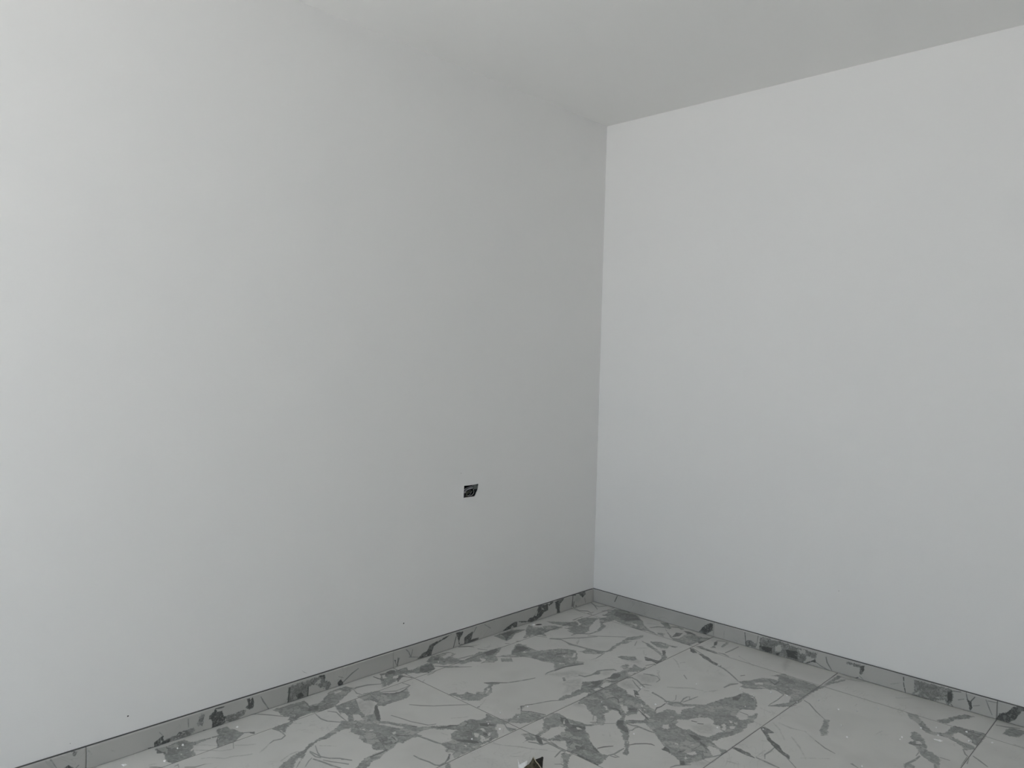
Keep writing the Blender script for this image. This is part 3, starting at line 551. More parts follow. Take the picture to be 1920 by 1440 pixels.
L1365,-675 1405,-709 1456,-775 1456,-772 1405,-704 1364,-672
L1379,-660 1431,-671 1478,-655 1477,-652 1429,-664 1378,-656
L1462,-733 1512,-786 1564,-851 1564,-848 1513,-780 1462,-730
L1478,-655 1531,-695 1531,-692 1478,-652
M1531,-695 1579,-727 1618,-739 1618,-736 1578,-721 1531,-692
d1353,-750 1360,-729 1403,-747 1390,-773 1423,-809 1460,-827 1486,-857 1515,-869 1525,-891 1496,-879 1463,-859 1415,-818 1371,-769
M1516,-891 1565,-933 1565,-930 1516,-888
M1452,-846 1454,-886 1451,-923 1466,-953 1467,-952 1455,-925 1458,-890 1454,-847
L1440,-961 1440,-895 1439,-894 1438,-960
d1350,-956 1377,-950 1413,-956 1440,-971 1406,-975 1370,-969
M1442,-967 1483,-973 1527,-975 1526,-970 1481,-964 1440,-962
L1401,-840 1419,-826 1418,-825 1400,-838
L1548,-857 1618,-788 1618,-786 1547,-855
M1681,-769 1710,-779 1710,-777 1681,-766
L1277,-593 1321,-601 1320,-598 1276,-589
L1312,-719 1341,-726 1341,-723 1311,-716
D1074,-359 1084,-339 1082,-335 1071,-355
L956,-152 1060,-210 1060,-206 954,-147
L1065,-591 1081,-565 1080,-562 1063,-588
m1691,-207 1724,-197 1743,-226 1774,-263 1802,-303 1822,-304 1845,-279 1849,-229 1846,-203 1853,-190 1951,-176 1954,-250 1951,-306 1933,-294 1927,-268 1891,-240 1874,-236 1865,-291 1901,-307 1948,-320 1952,-337 1929,-371 1918,-352 1890,-329 1864,-314 1839,-319 1812,-330 1788,-328 1758,-280 1732,-261 1713,-245
M1921,-370 1936,-407 1948,-418 1948,-414 1937,-400 1922,-367
M1946,-422 1948,-506 1949,-507 1947,-423
M1952,-425 1958,-476 1960,-476 1954,-425
M1959,-401 1985,-424 2014,-448 2014,-444 1985,-416 1959,-396
m1788,-189 1815,-147 1827,-111 1854,-51 1883,-44 1871,-82 1841,-126 1823,-193 1804,-196
m1755,-376 1761,-352 1783,-368 1805,-399 1823,-442 1837,-479 1856,-479 1882,-501 1900,-577 1890,-587 1876,-555 1858,-546 1833,-523 1824,-513 1798,-469 1779,-469 1771,-466 1784,-431 1772,-423
w1783,-427 1797,-418 1809,-437 1796,-450
M1828,-534 1824,-574 1811,-627 1818,-662 1821,-661 1816,-635 1829,-584 1832,-539
M1821,-547 1820,-509 1818,-508 1820,-546
m1810,-644 1816,-619 1839,-623 1841,-639 1817,-664
M1882,-498 1912,-495 1912,-492 1881,-494
L1887,-344 1894,-367 1895,-366 1888,-342
M1685,-765 1710,-780 1709,-777 1684,-761
m1998,-126 1996,-83 2008,-47 2030,-46 2045,-42 2050,-70 2037,-118 2015,-131
M1960,-66 1991,-58 2031,-31 2030,-27 1990,-50 1960,-61
L2042,-197 2072,-195 2072,-190 2042,-190
L1617,-94 1662,-44 1661,-40 1615,-89
L1668,-481 1677,-433 1675,-431 1667,-479
L1528,-296 1527,-270 1525,-269 1526,-294
D27,-1517 56,-1514 82,-1506 80,-1503 51,-1509 23,-1514
d27,-1448 20,-1427 27,-1410 41,-1414 54,-1437 49,-1452
m39,-1406 41,-1375 44,-1351 67,-1376 79,-1353 102,-1375 94,-1398 78,-1411
D25,-1482 33,-1468 29,-1466 21,-1479
w74,-1452 80,-1428 106,-1445 98,-1468
w39,-1482 39,-1463 72,-1482 77,-1504
w103,-1512 115,-1508 131,-1526
d111,-1458 93,-1432 92,-1415 108,-1425 123,-1455 138,-1473
D103,-1424 145,-1406 142,-1403 100,-1421
d76,-1307 89,-1253 137,-1279 132,-1333 117,-1340
d38,-1195 47,-1175 72,-1200 59,-1214
d95,-1195 100,-1185 111,-1198
w35,-1128 43,-1098 68,-1114 62,-1137
M115,-1258 184,-1182 181,-1179 111,-1254
M166,-1341 165,-1310 152,-1279 150,-1278 160,-1307 163,-1339
L204,-1405 196,-1379 204,-1400 207,-1401 191,-1375 201,-1403
m33,-1675 31,-1657 58,-1640 72,-1642 80,-1667 81,-1691 90,-1714
M72,-1632 76,-1609 81,-1583 106,-1538 103,-1536 73,-1578 68,-1605 67,-1630
M82,-1649 114,-1660 139,-1651 136,-1649 110,-1655 81,-1647
D187,-1586 218,-1556 224,-1524 210,-1485 207,-1484 218,-1521 212,-1552 184,-1584
M210,-1485 197,-1455 152,-1465 154,-1467 199,-1460 207,-1484
m22,-804 22,-754 20,-679 63,-623 64,-655 68,-703 87,-744 104,-775 107,-807 75,-807 45,-803
d28,-760 30,-693 49,-652 58,-714 75,-757 102,-802 75,-782
m68,-624 28,-562 69,-571 94,-543 155,-554 162,-598 188,-619 159,-626 139,-661 142,-708 134,-717 113,-677
w81,-738 68,-690 76,-642 108,-671 128,-711 106,-747
m168,-800 179,-787 218,-790 278,-793 303,-787 288,-826 254,-842 255,-896 240,-912 208,-870
d189,-822 210,-799 246,-805 247,-838 240,-880 228,-892
w164,-850 102,-777 127,-761 164,-804 176,-837
m220,-978 228,-947 240,-912 266,-851 296,-784 344,-697 394,-664 410,-658 493,-761 457,-811 453,-847 417,-855 386,-868 345,-872 301,-888 264,-937
w206,-972 168,-902 183,-852 204,-863 219,-914
w421,-690 429,-681 462,-722 449,-736
w403,-754 413,-732 428,-759
w455,-833 471,-811 474,-823
w447,-759 460,-750 460,-771
D375,-756 400,-716 397,-713 372,-752
D403,-780 416,-770 413,-766 399,-776
m139,-991 143,-908 150,-883 177,-927 207,-981 245,-1003 253,-1035 230,-1050 205,-1078 168,-1109 146,-1111 137,-1047 120,-1000
w175,-1049 196,-1035 217,-1044 217,-1075
d144,-985 148,-914 162,-920 189,-979 176,-1004
d222,-1090 218,-1053 226,-1065
M228,-1066 255,-1036 252,-1033 225,-1063
M120,-1123 129,-1095 132,-1045 128,-1043 122,-1089 116,-1120
m246,-981 273,-946 301,-967 272,-1004
D17,-1030 43,-992 63,-977 60,-974 35,-986 12,-1026
M91,-981 130,-959 127,-956 88,-977
L107,-952 111,-912 108,-910 103,-949
m57,-454 95,-418 161,-351 173,-365 124,-413 79,-457
m88,-523 119,-474 165,-463 166,-502 149,-547 121,-552
D182,-415 192,-403 188,-399 178,-410
M198,-794 211,-779 208,-775 194,-790
M146,-781 157,-763 152,-758 141,-776
M130,-839 144,-824 140,-821 126,-835
M160,-654 205,-629 202,-625 157,-650
m457,-22 494,-8 543,-63 541,-78 521,-74 485,-46
M471,-136 488,-95 523,-77 519,-71 480,-83 466,-129
M530,-42 561,-24 593,-24 590,-19 555,-13 526,-36
m570,-26 601,-25 588,-39
m529,-92 548,-111 619,-173 650,-163 642,-71 610,-41 649,-37 689,-57 721,-60 751,-32 748,-79 749,-139 733,-133 734,-203 710,-206 670,-202 626,-190 578,-142
w618,-111 647,-129 647,-142
d596,-97 621,-81 632,-133 614,-166
d609,-49 628,-35 680,-54 642,-58
d735,-131 749,-109 749,-139
m532,-168 555,-155 581,-190 548,-188
M495,-173 536,-192 535,-188 493,-169
m756,-184 774,-170 806,-182 840,-179 873,-188 867,-205 826,-200 786,-192
d770,-186 810,-189 842,-188 824,-196 788,-190
M876,-189 902,-186 931,-194 929,-188 898,-174 873,-182
M898,-165 904,-117 903,-44 899,-39 897,-107 894,-159
d797,-85 793,-66 795,-51 818,-99 814,-115
m818,-157 814,-115 834,-139
M790,-49 817,-33 843,-26 841,-22 813,-24 787,-43
m838,-76 834,-33 846,-44 852,-85 850,-110
d751,-231 771,-232 807,-261 795,-273 780,-268
d815,-263 838,-260 874,-274 902,-297 939,-309 946,-332 924,-325 899,-312 863,-298
M760,-226 839,-262 837,-257 758,-219
M951,-331 987,-345 1027,-370 1068,-401 1092,-418 1092,-414 1067,-392 1024,-360 984,-334 949,-325
m953,-334 959,-313 966,-331
m581,-302 603,-277 635,-265 673,-271 701,-263 704,-283 673,-282 681,-320 661,-331 636,-335
w634,-290 655,-279 656,-302
m603,-336 661,-377 706,-406 725,-395 747,-425 750,-465 744,-471 722,-421 684,-397 636,-370
d680,-356 690,-345 723,-397 716,-406
d702,-485 731,-485 744,-471 750,-485 749,-508 724,-504 714,-504
L763,-400 803,-431 844,-476 844,-473 802,-424 762,-396
L817,-426 830,-406 828,-402 815,-422
L796,-581 808,-577 814,-595 816,-596 807,-571 794,-576
M808,-645 833,-633 857,-653 861,-685 863,-686 860,-652 830,-627 805,-641"""
LEFT_VEINS = """M-2701,70 -2708,47 -2707,46 -2700,69
M-2699,69 -2683,37 -2682,37 -2698,69
m-2639,71 -2627,68 -2628,61 -2634,59
d-2662,30 -2650,33 -2636,20
M-2629,17 -2620,23 -2621,24 -2629,18
L-2594,60 -2584,44 -2584,44 -2593,61
L-2525,37 -2515,30 -2515,31 -2525,38
d-2411,5 -2397,4 -2395,0 -2411,0
d-2393,-1 -2392,17 -2379,20 -2370,29 -2363,28 -2365,21 -2359,10 -2346,9 -2339,12 -2344,1 -2362,0 -2384,0
w-2374,17 -2368,20 -2364,10 -2372,7
M-2362,28 -2376,47 -2376,46 -2363,28
m-2353,10 -2329,17 -2314,16 -2309,23 -2290,25 -2259,23 -2259,17 -2263,6 -2280,0 -2305,1 -2329,9 -2344,7
w-2305,18 -2290,17 -2294,13
D-2316,16 -2309,22 -2290,11 -2290,12 -2309,25 -2317,17
M-2280,60 -2278,31 -2277,30 -2278,60
m-2250,27 -2244,37 -2240,51 -2229,60 -2221,57 -2226,39 -2228,20 -2236,27
d-2226,2 -2218,2 -2210,-1 -2218,-2
d-2206,35 -2205,43 -2199,40 -2200,33
d-2194,0 -2193,25 -2207,46 -2187,59 -2183,66 -2175,51 -2159,50 -2154,29 -2146,26 -2146,6 -2168,1
m-2146,26 -2117,25 -2092,30 -2066,30 -2070,15 -2091,5 -2112,-5 -2141,7
w-2125,18 -2104,17 -2112,12
w-2096,23 -2079,26 -2083,19
d-2071,35 -2058,44 -2063,65 -2054,65 -2051,46 -2043,64 -2036,45 -2042,27 -2053,24
D-2183,65 -2163,62 -2150,63 -2151,65 -2164,66 -2184,67
M-2011,58 -2002,38 -1988,17 -1976,-3 -1975,-2 -1986,18 -1999,39 -2009,58
D-2226,2 -2210,-2 -2210,0 -2226,4
m-1900,0 -1896,37 -1897,61 -1835,62 -1786,64 -1741,62 -1741,45 -1761,59 -1786,44 -1812,39 -1814,0 -1857,0
D-1893,58 -1899,4 -1896,3 -1890,57
D-1813,39 -1814,1 -1812,0 -1810,38
d-1863,19 -1844,26 -1829,9 -1857,4
D-1761,62 -1743,61 -1742,43 -1739,42 -1740,64 -1762,65
m-1751,61 -1741,40 -1715,28 -1709,18 -1724,5 -1760,24 -1780,38 -1756,36
l-1941,-4 -1905,14 -1900,-2
M-1579,48 -1611,37 -1643,18 -1658,9 -1673,4 -1672,2 -1656,6 -1641,16 -1609,34 -1578,47
d-1678,14 -1663,27 -1652,2 -1673,1
M-1674,39 -1653,29 -1652,29 -1674,40
M-1395,33 -1381,4 -1379,4 -1393,33
M-1370,37 -1378,14 -1376,13 -1367,36
M-1334,63 -1321,50 -1306,23 -1304,23 -1317,51 -1332,64
M-1304,23 -1295,55 -1296,56 -1306,24
M-1315,25 -1263,12 -1263,13 -1315,27
D-1376,39 -1379,5 -1376,5 -1374,38
D-1394,32 -1389,27 -1387,28 -1392,33
d-1270,6 -1243,20 -1210,27 -1197,51 -1148,55 -1113,63 -1070,69 -1106,58 -1141,51 -1176,40 -1192,2 -1236,5
w-1236,13 -1209,11 -1216,5
d-1041,67 -996,63 -1018,34 -1024,14 -1017,6 -987,5 -988,33 -951,46 -935,48 -942,22 -949,12 -895,11 -903,1 -964,2 -1017,4 -1029,37
D-1042,51 -1058,3 -1056,2 -1039,50
M-914,66 -932,42 -930,41 -911,65
M-859,64 -818,37 -817,38 -858,65
d-729,5 -706,13 -678,23 -649,30 -630,27 -634,3 -653,7 -668,17 -677,5 -701,2
D-620,24 -560,12 -561,14 -620,26
d-600,19 -555,12 -541,23 -506,25 -486,48 -472,70 -399,68 -397,36 -429,33 -449,16 -489,4 -520,4 -560,10
w-491,43 -476,50 -485,24 -501,27
w-451,62 -424,46 -445,48
w-546,20 -528,18 -535,15
d-393,64 -362,75 -356,70 -387,55
d-345,68 -269,70 -279,61 -301,51 -305,20 -299,1 -324,6 -327,32 -334,58
D-338,63 -334,30 -331,29 -335,62
D-195,70 -198,12 -194,11 -191,69
D-185,38 -189,7 -186,6 -181,37
D-167,13 -165,4 -161,4 -162,12
d-144,70 -109,71 -86,74 -85,59 -108,45
D-117,68 -110,45 -106,45 -113,68
M-92,38 -81,6 -79,6 -89,37
l-184,67 -144,70 -126,41 -142,26 -177,33
D-201,72 -167,68 -168,70 -202,74"""
RIGHT_VEINS = """D170,70 153,34 156,34 172,69
d674,7 703,43 727,60 744,64 744,31 711,3
D914,65 922,3 924,3 916,65
m926,4 922,24 944,35 973,22 968,10
M981,67 975,17 976,18 983,67
L807,48 806,4 808,4 809,48
m993,59 1015,68 1064,63 1085,68 1138,62 1185,60 1230,62 1260,63 1251,38 1216,28 1197,2 1156,1 1114,4 1077,-1 1050,7 1018,3 990,6
w1065,42 1096,56 1097,25 1066,16
w1169,55 1210,67 1211,42 1185,35
w1207,15 1216,38 1231,37 1222,15
w1144,33 1154,41 1165,19 1155,16
d989,21 1049,27 1050,7 1018,3
d1118,36 1170,45 1171,10 1130,9
d1071,8 1092,19 1082,0
d1202,-1 1251,31 1254,19 1242,18
M1251,23 1276,10 1321,-2 1321,0 1277,12 1252,24
M1298,56 1303,33 1325,5 1327,6 1307,35 1301,58
m1390,59 1446,65 1456,49 1419,52
d1446,60 1464,66 1456,30 1447,22 1443,30
D1423,-3 1439,7 1439,9 1423,-1
M1443,16 1462,2 1462,3 1444,17
D1616,63 1618,47 1620,48 1619,64
D1617,41 1621,23 1622,24 1619,42
D1622,19 1627,0 1628,1 1624,20
m1657,64 1717,65 1793,65 1799,43 1788,3 1777,4 1776,24 1744,9 1701,-1 1671,-2 1652,0 1659,19 1662,44
w1659,6 1674,27 1685,19 1671,2
w1707,42 1716,45 1714,36
w1730,17 1762,27 1748,16
d1782,58 1798,63 1794,25 1784,2
D1794,9 1804,-4 1805,-3 1795,10
M1819,33 1839,43 1839,44 1818,34
d1845,70 1853,44 1864,40 1868,18 1861,4 1857,26 1851,44
D1864,43 1877,63 1876,64 1863,44
M1871,26 1894,36 1894,37 1871,27
M1800,62 1828,67 1828,69 1800,64
M1913,64 1924,36 1935,13 1936,13 1926,37 1914,65
M1920,62 1953,65 1954,66 1920,63
d1949,2 1961,26 1987,42 2005,67 2031,68 2025,47 2007,18 1985,1
d2015,70 2039,71 2039,63 2025,58
L1571,19 1605,34 1605,36 1570,21"""
def parse(t):
    r = []
    for ln in t.strip().split('\n'):
        r.append((ln[0], np.array([[float(v) for v in p.split(',')] for p in ln[1:].split()])/1000.0))
    return r
def poly_sdf(P, poly):
    d2 = np.full(len(P), 1e9); inside = np.zeros(len(P), bool); n = len(poly)
    for i in range(n):
        a = poly[i]; b = poly[(i+1) % n]; e = b-a; L2 = e@e
        w = P-a
        if L2 > 1e-12:
            t = np.clip((w@e)/L2, 0, 1); w = w-t[:, None]*e
        d2 = np.minimum(d2, (w*w).sum(1))
        if a[1] != b[1]:
            c = (P[:, 1] >= min(a[1], b[1])) & (P[:, 1] < max(a[1], b[1]))
            xi = a[0]+(P[:, 1]-a[1])*(e[0]/e[1]); inside ^= c & (P[:, 0] < xi)
    s = np.sqrt(d2); s[inside] *= -1
    return s
def fields(P, veins, mg=0.02):
    out = {k: np.full(len(P), mg) for k in ('vein_mass', 'vein_dark', 'vein_faint', 'vein_line', 'vein_line_dark', 'vein_wash')}
    lo, hi = P.min(0), P.max(0)
    for k, poly in veins:
        a = poly.min(0)-mg; b = poly.max(0)+mg
        if (a > hi).any() or (b < lo).any(): continue
        sel = np.nonzero((P[:, 0] > a[0]) & (P[:, 0] < b[0]) & (P[:, 1] > a[1]) & (P[:, 1] < b[1]))[0]
        if not len(sel): continue
        s = np.clip(poly_sdf(P[sel], poly), -mg, mg)
        if k == 'w':
            for f in ('vein_mass', 'vein_dark'): out[f][sel] = np.maximum(out[f][sel], -s)
        else:
            f = {'m': 'vein_mass', 'd': 'vein_dark', 'l': 'vein_wash', 'M': 'vein_line', 'D': 'vein_line_dark', 'L': 'vein_faint'}[k]
            out[f][sel] = np.minimum(out[f][sel], s)
    return out
def lines_between(a, b, fa, fb, fine, coarse):
    """grid lines a..b, fine spacing inside fa..fb"""
    cuts = [a] + [c for c in (fa, fb) if a+1e-4 < c < b-1e-4] + [b]; r = [a]
    for u, v in zip(cuts[:-1], cuts[1:]):
        st = fine if fa-1e-6 <= (u+v)/2 <= fb+1e-6 else coarse
        n = max(1, round((v-u)/st)); r += [u+(v-u)*(i+1)/n for i in range(n)]
    return np.array(r)
def slab(name, us, vs, mapf, depth, veins, mat, parent, bev=0.0012, beyond=None):
    """a tile: dense printed face, softened edge, sides and back"""
    nu, nv = len(us), len(vs)
    U, V = np.meshgrid(us, vs, indexing='ij'); P = np.stack([U.ravel(), V.ravel()], 1)
    edge = (U == us[0]) | (U == us[-1]) | (V == vs[0]) | (V == vs[-1])
    D = np.where(edge, -bev*0.5, 0.0).ravel()
    top = [mapf(u, v, d) for (u, v), d in zip(P, D)]
    idx = np.arange(nu*nv).reshape(nu, nv)
    q = np.stack([idx[:-1, :-1], idx[1:, :-1], idx[1:, 1:], idx[:-1, 1:]], -1).reshape(-1, 4)
    ring = np.concatenate([idx[:, 0], idx[-1, 1:], idx[-2::-1, -1], idx[0, -2:0:-1]])
    n0 = nu*nv; nr = len(ring)
    bot = [mapf(P[i, 0], P[i, 1], -depth) for i in ring]
    s = np.stack([ring, np.arange(n0, n0+nr), n0+(np.arange(nr)+1) % nr, np.roll(ring, -1)], 1)
    faces = np.concatenate([q, s])
    me = bpy.data.meshes.new(name)
    co = np.array(top+bot, dtype=np.float32)
    me.vertices.add(len(co)); me.vertices.foreach_set('co', co.ravel())
    me.loops.add(faces.size); me.loops.foreach_set('vertex_index', faces.ravel().astype(np.int32))
    me.polygons.add(len(faces)); me.polygons.foreach_set('loop_start', np.arange(len(faces), dtype=np.int32)*4)
    me.update(calc_edges=True); me.validate()
    F = fields(P, veins)
    if beyond:
        a_, b_ = beyond(P); F['vein_mass'] = np.minimum(F['vein_mass'], a_); F['vein_line'] = np.minimum(F['vein_line'], b_)
    for k, v in F.items():
        at = me.attributes.new(k, 'FLOAT', 'POINT'); full = np.concatenate([v, v[ring]]).astype(np.float32)
        at.data.foreach_set('value', full)
    return link(name, me, mat, parent)

# ------------------------------------------------------------------ setting: walls, ceiling
HOLE = [(-1.0073, 0.7224), (-1.0078, 0.6867), (-0.9715, 0.6868), (-0.9395, 0.6864), (-0.9324, 0.6901), (-0.9263, 0.703), (-0.92, 0.712), (-0.9172, 0.7187), (-0.9145, 0.7443), (-0.9438, 0.7427), (-0.9735, 0.7424), (-1.0065, 0.7434)]
WT = 0.12
bm = bmesh.new()
holed_plate(bm, [(-LY, 0), (0, 0), (0, H), (-LY, H)], HOLE, lambda u, v, d: Vector((d, u, v)), 0, -WT)
wall_left = structure(bm_obj('wall_left', bm, M_wall))
bm = bmesh.new(); add_box(bm, (-WT, 0, 0), (LX+WT, WT, H)); wall_right = structure(bm_obj('wall_right', bm, M_wall))
bm = bmesh.new(); add_box(bm, (LX, -LY-WT, 0), (LX+WT, 0, H)); structure(bm_obj('wall_side', bm, M_wall))
bm = bmesh.new()
W = WIN
for a, b in (((-WT, 0), (W['x0'], H)), ((W['x1'], 0), (LX, H)), ((W['x0'], W['z1']), (W['x1'], H))):
    add_box(bm, (a[0], -LY-WT*2, a[1]), (b[0], -LY, b[1]))
structure(bm_obj('wall_rear', bm, M_wall))
bm = bmesh.new(); add_box(bm, (-WT, -LY-WT*2, H), (LX+WT, WT, H+0.2)); structure(bm_obj('ceiling', bm, M_ceil))
win = structure(link('window_1', None)); win.location = (0, 0, 0)
bm = bmesh.new()
yy = -LY-0.16
for a, b in (((W['x0'], 0), (W['x0']+0.06, W['z1'])), ((W['x1']-0.06, 0), (W['x1'], W['z1'])), ((W['x0'], W['z1']-0.06), (W['x1'], W['z1']))):
    add_box(bm, (a[0], yy-0.05, a[1]), (b[0], yy, b[1]), 0.004)
bm_obj('window_frame', bm, M_alu, win)
bm = bmesh.new(); add_box(bm, (-8, -20, -0.35), (12, -LY-WT*2, -0.05)); structure(bm_obj('terrace', bm, M_conc))

# ------------------------------------------------------------------ floor: screed, grout and each tile
FRAME = np.array([(-0.05, 0.05), (-0.05, -2.66), (0.359, -2.23), (0.92, -1.64), (1.5, -1.02), (2.12, -0.38), (2.12, 0.05)])
random.seed(7)
veins = parse(FLOOR_VEINS)
SEED = np.array([(x+random.uniform(-0.13, 0.13), y+random.uniform(-0.13, 0.13)) for x in np.arange(-0.3, LX+0.4, 0.27) for y in np.arange(-LY-0.3, 0.4, 0.27)])
def breccia(P):
    """the same vein network going on over the floor outside the picture: borders of jittered cells, swelling into masses"""
    d = poly_sdf(P, FRAME); mass = np.full(len(P), 0.02); line = mass.copy(); sel = np.nonzero(d > 0.004)[0]
    if not len(sel): return mass, line
    Q = P[sel]; x, y = Q[:, 0], Q[:, 1]
    W = Q + np.stack([0.035*np.sin(9*y+3*x)+0.014*np.sin(31*x+17*y), 0.035*np.sin(8*x-5*y+1)+0.014*np.sin(27*y-19*x)], 1)
    f1 = np.full(len(Q), 9.0); f2 = f1.copy()
    for s in SEED:
        r = np.hypot(W[:, 0]-s[0], W[:, 1]-s[1]); f2 = np.minimum(f2, np.maximum(f1, r)); f1 = np.minimum(f1, r)
    e = (f2-f1)*0.5; n = np.sin(3.1*x+1.3)*np.sin(2.7*y-0.4)+0.6*np.sin(7.3*x-4.1*y)+0.4*np.sin(13*y+5*x)
    near = np.clip(0.03-d[sel], 0, 0.03)
    mass[sel] = np.clip(e-np.clip(0.032*(n-0.15), -0.02, 0.045)+near, -0.02, 0.02)
    line[sel] = np.clip(e-np.where(n > -0.75, 0.0014, -0.02)+near*0.3, -0.02, 0.02)
    return mass, line
floor = structure(link('floor', None))
bm = bmesh.new(); add_box(bm, (-WT, -LY-WT*2, -0.06), (LX+WT, WT, -0.0007)); bm_obj('grout', bm, M_grout, floor)
xs = [0.0] + [TX0+PX*i for i in range(20) if TX0+PX*i < LX-0.02] + [LX]
ys = [0.0] + [TY0-PY*i for i in range(20) if TY0-PY*i > -LY+0.02] + [-LY]
FB = FRAME
def vis_range(x0, x1, y0, y1):
    g = np.array([(x, y) for x in np.linspace(x0, x1, 40) for y in np.linspace(y0, y1, 60)])
    m = poly_sdf(g, FRAME) < 0.01
    if not m.any(): return None
    s = g[m]; return s[:, 0].min()-0.02, s[:, 0].max()+0.02, s[:, 1].min()-0.03, s[:, 1].max()+0.03
floor_map = lambda u, v, d: (u, v, d)
for i in range(len(xs)-1):
    for j in range(len(ys)-1):
        x0, x1, y0, y1 = xs[i]+GR/2, xs[i+1]-GR/2, ys[j+1]+GR/2, ys[j]-GR/2
        vr = vis_range(x0, x1, y0, y1)
        if vr: us = lines_between(x0, x1, vr[0], vr[1], 0.0026, 0.012); vs = lines_between(y0, y1, vr[2], vr[3], 0.0028, 0.012)
        else: us = lines_between(x0, x1, 9, 9, 1, 0.012); vs = lines_between(y0, y1, 9, 9, 1, 0.012)
        slab('floor_tile', us, vs, floor_map, 0.009, veins, M_tile if vr else M_tile_far, floor, beyond=breccia)

# ------------------------------------------------------------------ skirtings of the same tile, in 1.2 m lengths
def skirting(name, veins, mapf, joints, u_end, gapbox):
    root = structure(link(name, None))
    js = joints
    for a, b in zip(js[:-1], js[1:]):
        lo, hi = min(a, b)+0.0011, max(a, b)-0.0011
        us = lines_between(lo, hi, -2.7 if u_end < 0 else 0, 0 if u_end < 0 else 2.05, 0.0024, 0.012)
        vs = lines_between(0.0012, HB, 0, 1, 0.0024, 0.0024)
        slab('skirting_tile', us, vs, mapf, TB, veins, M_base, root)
    bm = bmesh.new(); add_box(bm, *gapbox); bm_obj('top_joint', bm, M_gap, root)
    return root
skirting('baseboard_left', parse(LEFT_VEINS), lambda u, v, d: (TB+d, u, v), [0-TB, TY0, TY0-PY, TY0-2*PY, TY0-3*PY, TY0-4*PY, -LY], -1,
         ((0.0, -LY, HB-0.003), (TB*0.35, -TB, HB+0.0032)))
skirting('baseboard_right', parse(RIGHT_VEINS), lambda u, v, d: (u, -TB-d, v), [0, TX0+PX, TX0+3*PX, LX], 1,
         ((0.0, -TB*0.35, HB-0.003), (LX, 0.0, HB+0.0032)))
def disc_mark(name, parent, mapf, u, v, r, mat):
    random.seed(int(abs(u)*1e4))
    poly = [(u+math.cos(t*0.785)*r*random.uniform(0.7, 1.2), v+math.sin(t*0.785)*r*random.uniform(0.7, 1.2)) for t in range(8)]
    bm = bmesh.new(); add_plate(bm, poly, mapf, -0.001, 0.0006); bm_obj(name, bm, mat, parent)
mapL = lambda u, v, d: Vector((d, u, v)); mapR = lambda u, v, d: Vector((u, -d, v))
for u, v, r in ((-2.473, 0.1284, 0.0026), (-2.6428, 0.0958, 0.0014), (-1.3413, 0.1776, 0.0030), (-1.0268, 0.8028, 0.0015)):
    disc_mark('nail_hole', wall_left, mapL, u, v, r, M_mark if r > 0.0016 else M_scratch)
bm = bmesh.new(); add_plate(bm, [(-1.8375, 0.1067), (-1.8256, 0.0972), (-1.809, 0.0859), (-1.8250, 0.0952)], mapL, -0.001, 0.0005); bm_obj('scratch', bm, M_scratch, wall_left)
disc_mark('nail_hole', wall_right, mapR, 1.3409, 0.3576, 0.0016, M_scratch)
disc_mark('filler_spot', wall_right, mapR, 0.1623, 0.1063, 0.004, M_fill_lit_edge)

# ------------------------------------------------------------------ open outlet box with loose wires
M_blk = plain('black_plastic', (0.012, 0.012, 0.013), 0.5, 0.4)
M_wgrey = plain('pale_grey_cable', (0.40, 0.39, 0.43), 0.45, 0.4)
M_wwhite = plain('white_cable', (0.62, 0.61, 0.60), 0.45, 0.4)
M_wolive = plain('olive_grey_cable', (0.19, 0.185, 0.15), 0.45, 0.4)
M_wdark = plain('dark_grey_cable', (0.10, 0.10, 0.11), 0.45, 0.4)
M_brk = plain('grey_green_plastic', (0.15, 0.165, 0.16), 0.5, 0.4, (300, 0.8))
box = link('outlet_box', None); box.location = (0, -0.961, 0.687)
tag(box, 'open rectangular outlet hole with loose wires in the left white wall', 'outlet')
off = Vector((0, -0.961, 0.687))
bm = bmesh.new()
C0 = np.array(HOLE); cen = C0.mean(0)
lin_o = [tuple(cen+(p-cen)*0.992) for p in C0]; lin_i = [tuple(cen+(p-cen)*0.965) for p in C0]
holed_plate(bm, lin_o, lin_i, lambda u, v, d: Vector((d, u, v)), -0.0035, -0.050)
add_plate(bm, lin_o, lambda u, v, d: Vector((d, u, v)), -0.052, -0.0485)
for v in bm.verts: v.co -= off
bm_obj('box_shell', bm, M_blk, box)
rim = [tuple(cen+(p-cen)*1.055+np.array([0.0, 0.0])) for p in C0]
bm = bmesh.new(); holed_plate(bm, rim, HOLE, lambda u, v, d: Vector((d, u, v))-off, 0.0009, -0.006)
bm_obj('lit_edge_rim', bm, M_fill_lit_edge, box)  # plaster rim whitened: the hole's bright lit edge is put into its colour
